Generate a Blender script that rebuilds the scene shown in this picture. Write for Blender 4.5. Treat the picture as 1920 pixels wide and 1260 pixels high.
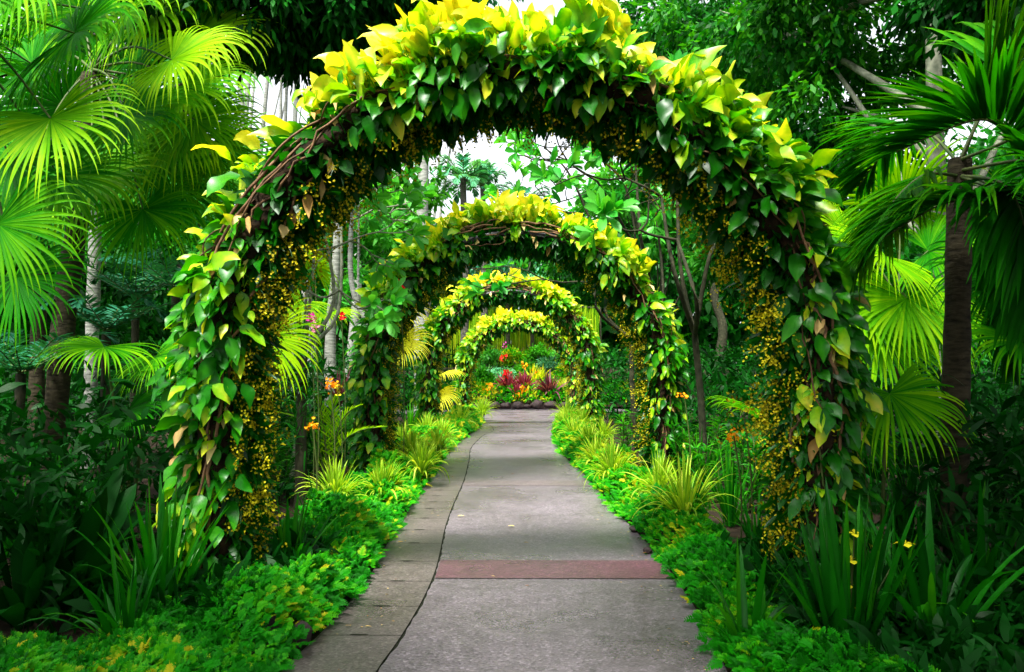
import bpy, math, random
import numpy as np

for o in list(bpy.data.objects): bpy.data.objects.remove(o)
S = bpy.context.scene
COL = S.collection
PI = math.pi
R_ = math.radians

# ------------------------------------------------------------------ camera, sky, sun, exposure
FPX = 1493.0                      # focal length in photo pixels (1920 wide) = 28 mm
CAMZ = 1.4
PITCH = math.atan(88/FPX)
YAW = math.atan(15/FPX)
cd = bpy.data.cameras.new("camera"); cam = bpy.data.objects.new("camera", cd); COL.objects.link(cam)
cd.sensor_width = 36; cd.lens = 28; cd.clip_start = .05; cd.clip_end = 500
cam.location = (0, 0, CAMZ); cam.rotation_euler = (PI/2+PITCH, 0, YAW)
S.camera = cam

SUN_EL, SUN_AZ = R_(64), R_(205)          # azimuth measured from +Y clockwise: the sun stands behind and left
W = bpy.data.worlds.new("World"); S.world = W; W.use_nodes = True
nt = W.node_tree; nt.nodes.clear()
sky = nt.nodes.new("ShaderNodeTexSky"); sky.sky_type = 'NISHITA'; sky.sun_disc = False
sky.sun_elevation = SUN_EL; sky.sun_rotation = SUN_AZ; sky.air_density = 1.0; sky.dust_density = 4.0
hs = nt.nodes.new("ShaderNodeHueSaturation"); hs.inputs['Saturation'].default_value = .2
bg = nt.nodes.new("ShaderNodeBackground"); bg.inputs['Strength'].default_value = .06
out = nt.nodes.new("ShaderNodeOutputWorld")
nt.links.new(sky.outputs[0], hs.inputs['Color']); nt.links.new(hs.outputs[0], bg.inputs[0]); nt.links.new(bg.outputs[0], out.inputs[0])
sl = bpy.data.lights.new("sun", 'SUN'); sl.energy = 1.5; sl.angle = R_(11); sl.color = (1, .97, .9)
so = bpy.data.objects.new("sun", sl); COL.objects.link(so)
sx, sy, sz = math.sin(SUN_AZ)*math.cos(SUN_EL), math.cos(SUN_AZ)*math.cos(SUN_EL), math.sin(SUN_EL)
so.location = (0, 0, 30)
from mathutils import Vector
so.rotation_euler = Vector((sx, sy, sz)).to_track_quat('Z', 'Y').to_euler()
S.view_settings.view_transform = 'Standard'; S.view_settings.look = 'None'
S.view_settings.exposure = 3.0; S.view_settings.gamma = 1; S.view_settings.use_curve_mapping = False
S.render.engine = 'CYCLES'
S.cycles.max_bounces = 6; S.cycles.diffuse_bounces = 3; S.cycles.glossy_bounces = 2
S.cycles.transmission_bounces = 4; S.cycles.transparent_max_bounces = 4
S.cycles.use_denoising = True; S.cycles.caustics_reflective = False; S.cycles.caustics_refractive = False

# ------------------------------------------------------------------ where things stand
_fw = np.array([-math.sin(YAW)*math.cos(PITCH), math.cos(YAW)*math.cos(PITCH), math.sin(PITCH)])
_rt = np.array([math.cos(YAW), math.sin(YAW), 0.])
_up = np.cross(_rt, _fw)
def gz(y):                         # the ground climbs gently away from the camera
    return float(np.interp(y, [0, 6, 20, 29, 60], [0, 0, .30, .36, .5]))
def at(px, py, Y):
    d = _fw + _rt*(px-960)/FPX + _up*(630-py)/FPX
    return np.array([0, 0, CAMZ]) + d*(Y/d[1])
def onground(px, py):
    d = _fw + _rt*(px-960)/FPX + _up*(630-py)/FPX
    Y = 5.
    for _ in range(60):
        t = (gz(Y)-CAMZ)/d[2]; Y = .5*Y + .5*max(1, min(60, t*d[1]))
    p = np.array([0, 0, CAMZ]) + d*(Y/d[1]); p[2] = gz(p[1]); return p
def base(px, Y):                   # a ground point at a distance Y seen in column px
    p = at(px, 700, Y); p[2] = gz(Y); return p

# ------------------------------------------------------------------ mesh kernel
def nrm(a): return a/np.maximum(np.linalg.norm(a, axis=-1, keepdims=True), 1e-9)
Z = np.array([0, 0, 1.])
class MB:
    def __init__(s): s.V = []; s.F = []; s.T = []; s.n = 0
    def add(s, v, f, t):
        s.V.append(np.asarray(v, float).reshape(-1, 3)); s.F.append(np.asarray(f, int).reshape(-1, 4)+s.n)
        k = len(s.V[-1]); s.T.append(np.broadcast_to(np.asarray(t, float).reshape(-1), (k,)) if np.size(t) == 1 else np.asarray(t, float).reshape(-1)); s.n += k
    def build(s, name, mat, parent=None, smooth=True, origin=None):
        v = np.concatenate(s.V) if s.V else np.zeros((0, 3)); f = np.concatenate(s.F) if s.F else np.zeros((0, 4), int)
        t = np.concatenate(s.T) if s.T else np.zeros(0)
        root = parent
        while root is not None and root.parent is not None: root = root.parent
        o3 = np.array(root.location) if root is not None else (np.array(origin, float) if origin is not None else np.zeros(3))
        me = bpy.data.meshes.new(name)
        me.vertices.add(len(v)); me.vertices.foreach_set("co", (v-o3).astype(np.float32).ravel())
        me.loops.add(len(f)*4); me.loops.foreach_set("vertex_index", f.astype(np.int32).ravel())
        me.polygons.add(len(f)); me.polygons.foreach_set("loop_start", (np.arange(len(f))*4).astype(np.int32))
        me.polygons.foreach_set("use_smooth", np.full(len(f), smooth))
        a = me.attributes.new("tone", 'FLOAT', 'POINT'); a.data.foreach_set("value", t.astype(np.float32))
        me.update(calc_edges=True); me.materials.append(mat)
        ob = bpy.data.objects.new(name, me); COL.objects.link(ob)
        if parent is not None: ob.parent = parent
        elif origin is not None: ob.location = tuple(o3)
        return ob
PROF = {}
def prof(kind, rows):
    t = np.linspace(0, 1, rows+1)
    if kind == 'ovate': w = np.interp(t, [0, .06, .18, .34, .52, .7, .85, .95, 1], [.06, .42, .86, 1, .92, .66, .34, .1, .01])
    elif kind == 'strap': w = np.interp(t, [0, .1, .35, .7, .9, 1], [.55, .8, 1, .8, .38, .02])
    elif kind == 'lance': w = np.interp(t, [0, .15, .4, .7, 1], [.25, .8, 1, .65, .02])
    elif kind == 'obov': w = np.interp(t, [0, .2, .45, .68, .85, .95, 1], [.08, .42, .82, 1, .84, .45, .03])
    elif kind == 'fan': w = np.interp(t, [0, .42, .5, .8, 1], [.05, 1, 1, .5, .03])
    else: w = np.ones(rows+1)
    return w
def ribbons(mb, p, d, n, L, Wd, droop, rows=6, kind='ovate', fold=.15, tone=.5, tvar=0., tmid=0., late=1.0, cols=3, wave=0.):
    p = np.array(p, float).reshape(-1, 3); N = len(p)
    bc = lambda x: np.broadcast_to(np.asarray(x, float), (N,)).astype(float)
    d = nrm(np.broadcast_to(np.asarray(d, float), (N, 3)).copy()); n = np.broadcast_to(np.asarray(n, float), (N, 3)).copy()
    L, Wd, droop, tone = bc(L), bc(Wd), bc(droop), bc(tone)
    pr = prof(kind, rows) if isinstance(kind, str) else kind
    vs = []; ts = []
    ph = np.random.rand(N)*6.28
    for i in range(rows+1):
        t = i/rows
        side = nrm(np.cross(d, n)); nn = np.cross(side, d)
        w = (Wd*pr[i]/2)[:, None]
        if cols == 3:
            wv = (wave*np.sin(ph+t*9))[:, None]*w
            row = [p-side*w+nn*(fold*2*w+wv), p, p+side*w+nn*(fold*2*w-wv)]
            tt = [tone+tvar*(t-.5), tone+tmid+tvar*(t-.5), tone+tvar*(t-.5)]
        else:
            row = [p-side*w, p+side*w]; tt = [tone+tvar*(t-.5)]*2
        vs.append(np.stack(row, 1)); ts.append(np.stack(tt, 1))
        d = nrm(d - Z*(droop*(t+.5/rows)**late*2/rows)[:, None]*(1+late)/2); n = nn
        p = p + d*(L/rows)[:, None]
    v = np.stack(vs, 1)                       # N, rows+1, cols, 3
    k = (rows+1)*cols
    q = []
    for i in range(rows):
        for c in range(cols-1):
            a = i*cols+c; q.append([a, a+1, a+cols+1, a+cols])
    f = (np.arange(N)*k)[:, None, None] + np.array(q)[None]
    mb.add(v, f, np.stack(ts, 1))
def tube(mb, pts, rad, sides=7, tone=.5):
    P = np.asarray(pts, float); n = len(P); rad = np.broadcast_to(np.asarray(rad, float), (n,))
    T = nrm(np.gradient(P, axis=0)); ref = np.array([.31, .95, .05]) if abs(T[0][2]) > .7 else Z
    A = nrm(np.cross(T, ref)); B = np.cross(T, A)
    an = np.linspace(0, 2*PI, sides, endpoint=False)
    v = P[:, None]+rad[:, None, None]*(np.cos(an)[None, :, None]*A[:, None]+np.sin(an)[None, :, None]*B[:, None])
    f = []
    for i in range(n-1):
        for j in range(sides):
            k = (j+1) % sides; f.append([i*sides+j, i*sides+k, (i+1)*sides+k, (i+1)*sides+j])
    mb.add(v, f, tone)
def smooth_path(pts, n):
    P = np.asarray(pts, float); m = len(P); t = np.linspace(0, m-1, n); o = []
    for x in t:
        i = min(int(x), m-2); u = x-i
        p0, p1, p2, p3 = P[max(i-1, 0)], P[i], P[i+1], P[min(i+2, m-1)]
        o.append(.5*((2*p1)+(-p0+p2)*u+(2*p0-5*p1+4*p2-p3)*u*u+(-p0+3*p1-3*p2+p3)*u**3))
    return np.array(o)
def blob(mb, c, r, seed, sub=3, rough=.25, tone=.5):   # an uneven stone
    rg = np.random.RandomState(seed)
    m = 5*sub; n = 8*sub
    th = np.linspace(.02, PI-.02, m); ph = np.linspace(0, 2*PI, n, endpoint=False)
    T, P = np.meshgrid(th, ph, indexing='ij')
    u = np.stack([np.sin(T)*np.cos(P), np.sin(T)*np.sin(P), np.cos(T)], -1)
    pl = nrm(rg.randn(11, 3)); k = rg.uniform(.62, .95, 11)
    d = np.maximum(u@pl.T, .05)/k; s = 1/np.maximum(1, d.max(-1))
    for j in range(3):
        q = rg.randn(3)*(2+2*j); s = s*(1+rough*.16/(j+1)*np.sin(u@q*2+rg.rand()*6))
    v = c+u*s[..., None]*np.asarray(r)
    f = [[i*n+j, (i+1)*n+j, (i+1)*n+(j+1) % n, i*n+(j+1) % n] for i in range(m-1) for j in range(n)]
    mb.add(v, f, tone)

# ------------------------------------------------------------------ tagging
def tag(o, label=None, cat=None, group=None, kind=None):
    if label: o['label'] = label
    if cat: o['category'] = cat
    if group: o['group'] = group
    if kind: o['kind'] = kind
    return o
def thing(name, loc, label, cat, group=None):
    o = bpy.data.objects.new(name, None); COL.objects.link(o); o.location = tuple(float(x) for x in loc); o.empty_display_size = .1
    return tag(o, label, cat, group)
def kids(o): return [c for c in bpy.data.objects if c.parent == o]
def copy_thing(root, loc, rz, sc, label):
    def cp(o, par):
        ch = kids(o)
        c = o.copy(); COL.objects.link(c)
        if par is not None: c.parent = par
        for x in ch: cp(x, c)
        return c
    r = cp(root, None); r.location = tuple(float(x) for x in loc); r.rotation_euler = (0, 0, rz); r.scale = (sc, sc, sc); r['label'] = label
    return r

# ------------------------------------------------------------------ materials
def new_mat(name):
    m = bpy.data.materials.new(name); m.use_nodes = True; n = m.node_tree; n.nodes.clear()
    return m, n, n.nodes.new("ShaderNodeOutputMaterial")
def ramp(n, stops):
    r = n.nodes.new("ShaderNodeValToRGB"); e = r.color_ramp.elements
    while len(e) < len(stops): e.new(.5)
    for x, (p, c) in zip(e, stops): x.position = p; x.color = (*c, 1)
    return r
def leaf_mat(name, stops, tr=.42, rough=.5, spec=.1, noise=.18, scale=9.):
    m, n, o = new_mat(name); L = n.links
    at_ = n.nodes.new("ShaderNodeAttribute"); at_.attribute_name = "tone"
    tc = n.nodes.new("ShaderNodeTexCoord"); nz = n.nodes.new("ShaderNodeTexNoise"); nz.inputs['Scale'].default_value = scale; nz.inputs['Detail'].default_value = 3
    L.new(tc.outputs['Object'], nz.inputs['Vector'])
    ma = n.nodes.new("ShaderNodeMath"); ma.operation = 'MULTIPLY_ADD'; ma.inputs[1].default_value = noise*2; 
    L.new(nz.outputs[0], ma.inputs[0])
    sb = n.nodes.new("ShaderNodeMath"); sb.operation = 'SUBTRACT'; L.new(at_.outputs['Fac'], sb.inputs[0]); sb.inputs[1].default_value = noise
    L.new(sb.outputs[0], ma.inputs[2])
    r = ramp(n, stops); L.new(ma.outputs[0], r.inputs[0])
    pb = n.nodes.new("ShaderNodeBsdfPrincipled"); pb.inputs['Roughness'].default_value = rough; pb.inputs['Specular IOR Level'].default_value = spec
    L.new(r.outputs[0], pb.inputs['Base Color'])
    mx = n.nodes.new("ShaderNodeMixRGB"); mx.blend_type = 'MULTIPLY'; mx.inputs[0].default_value = 1; mx.inputs[2].default_value = (1.5, 1.25, .4, 1)
    L.new(r.outputs[0], mx.inputs[1])
    tl = n.nodes.new("ShaderNodeBsdfTranslucent"); L.new(mx.outputs[0], tl.inputs[0])
    ms = n.nodes.new("ShaderNodeMixShader"); ms.inputs[0].default_value = tr
    L.new(pb.outputs[0], ms.inputs[1]); L.new(tl.outputs[0], ms.inputs[2]); L.new(ms.outputs[0], o.inputs[0])
    return m
def solid_mat(name, c1, c2, scale=8., rough=.8, spec=.3, bump=.0, stretch=(1, 1, 1), detail=6.):
    m, n, o = new_mat(name); L = n.links
    tc = n.nodes.new("ShaderNodeTexCoord"); mp = n.nodes.new("ShaderNodeMapping"); mp.inputs['Scale'].default_value = stretch
    nz = n.nodes.new("ShaderNodeTexNoise"); nz.inputs['Scale'].default_value = scale; nz.inputs['Detail'].default_value = detail
    L.new(tc.outputs['Object'], mp.inputs[0]); L.new(mp.outputs[0], nz.inputs['Vector'])
    r = ramp(n, [(.3, c1), (.7, c2)]); L.new(nz.outputs[0], r.inputs[0])
    pb = n.nodes.new("ShaderNodeBsdfPrincipled"); pb.inputs['Roughness'].default_value = rough; pb.inputs['Specular IOR Level'].default_value = spec
    L.new(r.outputs[0], pb.inputs['Base Color'])
    if bump:
        b = n.nodes.new("ShaderNodeBump"); b.inputs['Strength'].default_value = bump; b.inputs['Distance'].default_value = .03
        L.new(nz.outputs[0], b.inputs['Height']); L.new(b.outputs[0], pb.inputs['Normal'])
    L.new(pb.outputs[0], o.inputs[0]); return m
M = {}
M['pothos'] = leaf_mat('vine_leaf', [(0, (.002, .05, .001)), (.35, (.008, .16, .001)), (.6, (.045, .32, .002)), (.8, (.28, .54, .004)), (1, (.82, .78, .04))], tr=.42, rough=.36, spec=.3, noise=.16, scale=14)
M['fan'] = leaf_mat('fan_leaf', [(0, (.001, .035, .001)), (.45, (.012, .19, .001)), (.75, (.11, .38, .002)), (1, (.30, .55, .004))], tr=.45, rough=.5, spec=.04, noise=.1)
M['dark'] = leaf_mat('dark_leaf', [(0, (.001, .022, .001)), (.5, (.003, .07, .004)), (1, (.015, .18, .01))], tr=.3, rough=.42, spec=.07, noise=.15, scale=3)
M['tree'] = leaf_mat('tree_leaf', [(0, (.001, .04, .002)), (.5, (.006, .13, .004)), (1, (.05, .30, .008))], tr=.4, rough=.45, spec=.12, noise=.2, scale=1.5)
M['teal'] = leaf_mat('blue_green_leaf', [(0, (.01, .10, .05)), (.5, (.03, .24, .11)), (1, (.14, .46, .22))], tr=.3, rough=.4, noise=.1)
M['frangi'] = leaf_mat('frangipani_leaf', [(0, (.008, .12, .01)), (.5, (.02, .30, .02)), (1, (.10, .48, .05))], tr=.45, rough=.36, spec=.3, noise=.12)
M['strap'] = leaf_mat('strap_leaf', [(0, (.001, .045, .001)), (.5, (.006, .15, .002)), (1, (.06, .34, .004))], tr=.4, rough=.36, spec=.25, noise=.1)
M['cover'] = leaf_mat('ground_cover_leaf', [(0, (.003, .10, .001)), (.5, (.010, .27, .002)), (.8, (.08, .42, .003)), (1, (.45, .45, .01))], tr=.4, rough=.5, noise=.22, scale=2.2)
M['spider'] = leaf_mat('striped_leaf', [(0, (.04, .25, .01)), (.5, (.30, .52, .02)), (1, (.75, .76, .12))], tr=.4, rough=.35, noise=.08)
M['gold'] = leaf_mat('golden_palm_leaf', [(0, (.06, .26, .005)), (.5, (.32, .52, .01)), (1, (.7, .72, .03))], tr=.45, rough=.4, noise=.1)
M['yellow'] = leaf_mat('yellow_flower', [(0, (.10, .085, .002)), (.5, (.36, .31, .003)), (1, (.80, .74, .02))], tr=.2, rough=.55, spec=.1, noise=.15, scale=4)
M['orange'] = leaf_mat('orange_flower', [(0, (.8, .25, .005)), (1, (.95, .5, .01))], tr=.35, rough=.5)
M['magenta'] = leaf_mat('magenta_flower', [(0, (.5, .02, .25)), (1, (.8, .1, .5))], tr=.35, rough=.5)
M['red'] = leaf_mat('red_flower', [(0, (.6, .004, .006)), (1, (.9, .02, .02))], tr=.3, rough=.5)
M['pinkf'] = leaf_mat('pink_flower', [(0, (.7, .2, .35)), (1, (.85, .45, .6))], tr=.35, rough=.5)
M['burg'] = leaf_mat('burgundy_leaf', [(0, (.04, .006, .014)), (.5, (.20, .02, .05)), (1, (.5, .10, .17))], tr=.35, rough=.35, noise=.15)
M['plum'] = leaf_mat('plum_leaf', [(0, (.03, .008, .02)), (.6, (.13, .03, .06)), (1, (.4, .16, .22))], tr=.35, rough=.35, noise=.15)
M['fallen'] = leaf_mat('fallen_leaf', [(0, (.25, .12, .02)), (1, (.75, .62, .25))], tr=.1, rough=.6)
M['bark'] = solid_mat('palm_bark', (.012, .010, .005), (.05, .042, .022), 5, .85, .15, .5, (2, 2, 6))
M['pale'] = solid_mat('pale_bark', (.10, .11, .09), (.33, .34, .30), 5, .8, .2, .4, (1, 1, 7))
M['grey'] = solid_mat('grey_bark', (.035, .034, .026), (.12, .115, .095), 6, .85, .2, .5, (1, 1, 2))
M['greybr'] = solid_mat('frangipani_bark', (.10, .12, .075), (.30, .31, .22), 12, .7, .3, .3)
M['mossy'] = solid_mat('mossy_bark', (.008, .013, .005), (.045, .043, .022), 10, .9, .2, .6)
M['vine'] = solid_mat('vine_stem', (.045, .02, .009), (.24, .13, .055), 14, .7, .3, .3)
M['steel'] = solid_mat('black_steel', (.006, .007, .009), (.012, .013, .018), 6, .3, .5)
M['shadefill'] = solid_mat('shade_core', (.006, .005, .003), (.03, .018, .008), 18, .95, .1, .9)  # near-black colour standing for the shade inside the vines
M['stone'] = solid_mat('dark_stone', (.012, .011, .011), (.06, .036, .034), 7, .75, .3, .7)
M['soil'] = solid_mat('soil', (.008, .006, .004), (.03, .02, .012), 5, .95, .1, .8)
M['petiole'] = solid_mat('petiole', (.02, .06, .006), (.08, .10, .02), 6, .6, .3)

# concrete with exposed aggregate, a little wet
def concrete(name, c1, c2, rough=(.32, .6)):
    m, n, o = new_mat(name); L = n.links
    tc = n.nodes.new("ShaderNodeTexCoord")
    def noise(sc, det=4):
        z = n.nodes.new("ShaderNodeTexNoise"); z.inputs['Scale'].default_value = sc; z.inputs['Detail'].default_value = det; L.new(tc.outputs['Object'], z.inputs['Vector']); return z
    big, mid, fine = noise(.9, 5), noise(7, 5), noise(150, 2)
    vo = n.nodes.new("ShaderNodeTexVoronoi"); vo.inputs['Scale'].default_value = 70; L.new(tc.outputs['Object'], vo.inputs['Vector'])
    r = ramp(n, [(.25, c1), (.75, c2)]); 
    a = n.nodes.new("ShaderNodeMath"); a.operation = 'MULTIPLY_ADD'; a.inputs[1].default_value = .55; L.new(big.outputs[0], a.inputs[0])
    b = n.nodes.new("ShaderNodeMath"); b.operation = 'MULTIPLY'; b.inputs[1].default_value = .45; L.new(mid.outputs[0], b.inputs[0]); L.new(b.outputs[0], a.inputs[2])
    L.new(a.outputs[0], r.inputs[0])
    sp = ramp(n, [(0, (.25, .24, .26)), (.35, (.85, .82, .82)), (.7, (1.0, .96, .98)), (1, (2.1, 2.05, 2.1))]); L.new(vo.outputs['Color'], sp.inputs[0])
    mu = n.nodes.new("ShaderNodeMixRGB"); mu.blend_type = 'MULTIPLY'; mu.inputs[0].default_value = .85; L.new(r.outputs[0], mu.inputs[1]); L.new(sp.outputs[0], mu.inputs[2])
    pb = n.nodes.new("ShaderNodeBsdfPrincipled"); L.new(mu.outputs[0], pb.inputs['Base Color']); pb.inputs['Specular IOR Level'].default_value = .5
    mr = n.nodes.new("ShaderNodeMapRange"); mr.inputs[3].default_value = rough[0]; mr.inputs[4].default_value = rough[1]; mr.inputs[1].default_value = .3; mr.inputs[2].default_value = .7; L.new(big.outputs[0], mr.inputs[0]); L.new(mr.outputs[0], pb.inputs['Roughness'])
    bu = n.nodes.new("ShaderNodeBump"); bu.inputs['Strength'].default_value = .35; bu.inputs['Distance'].default_value = .004
    L.new(vo.outputs['Distance'], bu.inputs['Height']); L.new(bu.outputs[0], pb.inputs['Normal']); L.new(pb.outputs[0], o.inputs[0])
    return m
M['path'] = concrete('path_concrete', (.058, .045, .054), (.178, .156, .174), (.2, .42))
M['border'] = concrete('border_concrete', (.052, .043, .04), (.135, .115, .108), (.22, .44))
M['band'] = concrete('red_band', (.062, .026, .036), (.135, .06, .08), (.24, .45))
M['faint'] = concrete('worn_band', (.066, .05, .053), (.165, .135, .14), (.2, .42))
M['joint'] = solid_mat('joint', (.012, .014, .010), (.03, .035, .02), 20, .9, .1)

# ------------------------------------------------------------------ ground and path
def struct(ob): ob['kind'] = 'structure'; return ob
mb = MB()
xs = np.concatenate([np.linspace(-120, -8, 9), np.linspace(-6, 6, 13), np.linspace(8, 120, 9)]); ys = np.concatenate([[-40, -10, 0, 3], np.linspace(6, 62, 40), [90, 160]])
X, Y = np.meshgrid(xs, ys, indexing='ij'); G = np.stack([X, Y, np.vectorize(gz)(Y)-.02], -1)
nx, ny = len(xs), len(ys)
mb.add(G, [[i*ny+j, (i+1)*ny+j, (i+1)*ny+j+1, i*ny+j+1] for i in range(nx-1) for j in range(ny-1)], .5)
struct(mb.build('ground', M['soil']))
PL = [(300, 1500), (530, 1260), (612, 1180), (682, 1100), (722, 1030), (752, 980), (783, 930), (808, 895), (830, 860), (856, 833), (893, 806), (903, 792), (880, 782), (780, 776)]
PR = [(1470, 1500), (1358, 1260), (1322, 1180), (1272, 1100), (1236, 1050), (1192, 1000), (1152, 960), (1120, 920), (1088, 885), (1060, 860), (1043, 838), (1040, 815), (1046, 795), (1062, 780), (1180, 773)]
PJ = [(560, 1500), (710, 1260), (752, 1200), (793, 1130), (815, 1080), (826, 1040), (836, 990), (850, 950), (871, 900), (880, 862), (884, 840), (905, 818), (925, 806), (900, 790), (780, 781)]
def edge(pts, n=70):
    P = smooth_path([onground(*p) for p in pts], n); return P
EL, ER, EJ = edge(PL), edge(PR), edge(PJ)
def x_at(E, y):
    i = np.argsort(E[:, 1]); return float(np.interp(y, E[i, 1], E[i, 0]))
def dense(E, y0, y1): return
ysr = np.concatenate([np.linspace(-1.5, 1.9, 6), np.linspace(2.1, 31.5, 120)])
def strip(xl, xr, y, z, mb, tone=.5):
    n = len(y); zz = np.array([gz(q) for q in y])+z
    v = np.stack([np.stack([xl, y, zz], -1), np.stack([xr, y, zz], -1)], 1)
    mb.add(v, [[2*i, 2*i+1, 2*i+3, 2*i+2] for i in range(n-1)], tone)
def mono(E):                       # the part of an edge that runs away from the camera
    k = int(np.argmax(E[:, 1] > 24.5)) if (E[:, 1] > 24.5).any() else len(E)
    return E
def xe(E, y):
    k = int(np.argmax(E[:, 1])); E = E[:k+1]; E = E[np.maximum.accumulate(E[:, 1]) <= E[:, 1]+1e-6]
    return np.interp(y, E[:, 1], E[:, 0])
def xl_(y): return np.where(y > 24, np.interp(y, [24, 26, 28, 32], [xe(EL, 24.), -1.6, -4.5, -14]), xe(EL, y))
def xj_(y): return np.where(y > 20, np.interp(y, [20, 23, 25.5, 27.5, 32], [xe(EJ, 20.), -1.2, -2.5, -5, -13]), xe(EJ, y))
def xr_(y): return np.where(y > 25, np.interp(y, [25, 27, 29, 32], [xe(ER, 25.), 2.2, 3.6, 12]), xe(ER, y))
mb = MB(); strip(xl_(ysr)-.02, xr_(ysr), ysr, 0, mb); struct(mb.build('path_bed', M['joint']))
mb = MB(); ysd = np.linspace(.3, 31.5, 900); jw = .007+.004*np.sin(ysd*9)+.003*np.sin(ysd*31+1)
strip(xj_(ysd)+jw, xr_(ysd)+.01, ysd, .012, mb); struct(mb.build('path', M['path'], smooth=False))
mb = MB()
cuts = [onground(*p)[1] for p in [(640, 1340), (700, 1195), (735, 1140), (760, 1093), (775, 1055), (790, 1021), (800, 996), (810, 974), (815, 956)]]
cuts = [.4, 1.0, 1.55]+cuts
while cuts[-1] < 31: cuts.append(cuts[-1]+.42)
mid_slots = []
for a, b in zip(cuts[:-1], cuts[1:]):
    yy = np.linspace(a+.004, b-.004, 6); strip(xl_(yy), xj_(yy)-.008, yy, .012, mb)
    if b < 12: mid_slots.append(b)
bo = struct(mb.build('path_border', M['border'], smooth=False))
for y in mid_slots:
    c = float(.52*xl_(np.array(y))+.48*xj_(np.array(y))); m2 = MB(); an = np.linspace(0, 2*PI, 14, endpoint=False)
    ring = np.stack([c+.055*np.cos(an), y+.011*np.sin(an), np.full(14, gz(y)+.016)], -1); v = np.concatenate([ring, [[c, y, gz(y)+.016]]])
    m2.add(v, [[i, (i+1) % 14, 14, 14] for i in range(0, 14)][0:0]+[[i, i+1, (i+2) % 14, 14] for i in range(0, 14, 2)], .5)
    m2.build('drain_slot', M['joint'], bo)
y0, y1 = onground(1000, 1088)[1], onground(1000, 1054)[1]
mb = MB(); yy = np.linspace(y0, y1, 4); strip(xj_(yy)+.012, xr_(yy)+.006, yy, .016, mb); struct(mb.build('path_band', M['band'], smooth=False))
y2, y3 = onground(1000, 913)[1], onground(1000, 903)[1]
mb = MB(); yy = np.linspace(y2, y3, 4); strip(xj_(yy)+.012, xr_(yy)+.006, yy, .016, mb); struct(mb.build('path_band', M['faint'], smooth=False))
mb = MB(); yy = np.array([y0-.012, y0-.002]); strip(xj_(yy)+.012, xr_(yy)+.006, yy, .016, mb); struct(mb.build('path_joint', M['joint'], smooth=False))

# ------------------------------------------------------------------ builders of plants
rs = np.random.RandomState
def jit(rg, N, s): return rg.randn(N, 3)*s

class Arch:
    def __init__(a, cx, Y, half, top):
        a.cx, a.Y, a.h = cx, Y, half; a.g = gz(Y); a.leg = top-half-a.g; a.tot = 2*a.leg+PI*half
    def pt(a, s):
        s = np.atleast_1d(s)*a.tot; x = np.empty_like(s); z = np.empty_like(s); rx = np.empty_like(s); rz = np.empty_like(s)
        l = s < a.leg; r = s > a.tot-a.leg; m = ~(l | r)
        x[l] = -a.h; z[l] = s[l]; rx[l] = -1; rz[l] = 0
        x[r] = a.h; z[r] = a.tot-s[r]; rx[r] = 1; rz[r] = 0
        th = PI-(s[m]-a.leg)/a.h; x[m] = a.h*np.cos(th); z[m] = a.leg+a.h*np.sin(th); rx[m] = np.cos(th); rz[m] = np.sin(th)
        o = np.zeros_like(x)
        return np.stack([a.cx+x, o+a.Y, z+a.g], -1), np.stack([rx, o, rz], -1)

def make_arch(A, seed, which, bare=None):
    rg = rs(seed)
    t = thing('garden_arch', (A.cx, A.Y, A.g), f'black steel hoop arch over the path, {which}, wrapped in vines', 'arch', 'vine arches over the path')
    sv = np.linspace(0, 1, 90); P, Rd = A.pt(sv)
    for dy in (-.2, .2):
        m = MB(); tube(m, P+np.array([0, dy, 0]), .048, 10); m.build('hoop', M['steel'], t)
    for s in np.linspace(.06, .94, 12):
        p, _ = A.pt(s); m = MB(); tube(m, [p[0]+[0, -.2, 0], p[0]+[0, .2, 0]], .018, 6); m.build('crossbar', M['steel'], t)
    # a dark core added to paint inner shade, absent where the bare tube shows
    m = MB()
    for lo, hi in ([(0.0, bare[0]), (bare[1], 1.0)] if bare else [(0, 1)]):
        n = int(110*(hi-lo)); s2 = np.linspace(lo, hi, n); P2, R2 = A.pt(s2); k = 14; an = np.linspace(0, 2*PI, k, endpoint=False)
        rr = .13*(1+.35*rg.rand(n, k)); taper = np.minimum(1, np.minimum(np.arange(n), np.arange(n)[::-1])/4+.15)[:, None]
        if True:
            v = P2[:, None]+(rr*taper)[..., None]*(np.cos(an)[None, :, None]*R2[:, None]+1.9*np.sin(an)[None, :, None]*np.array([0, -1., 0]))
        m.add(v, [[i*k+j, i*k+(j+1) % k, (i+1)*k+(j+1) % k, (i+1)*k+j] for i in range(n-1) for j in range(k)], .5)
    m.build('shade_core', M['shadefill'], t)
    return t

def arch_frame(A, s, phi):
    P, Rd = A.pt(s); f = np.array([0, -1., 0])
    return P, Rd, np.cos(phi)[:, None]*Rd+np.sin(phi)[:, None]*f

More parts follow.
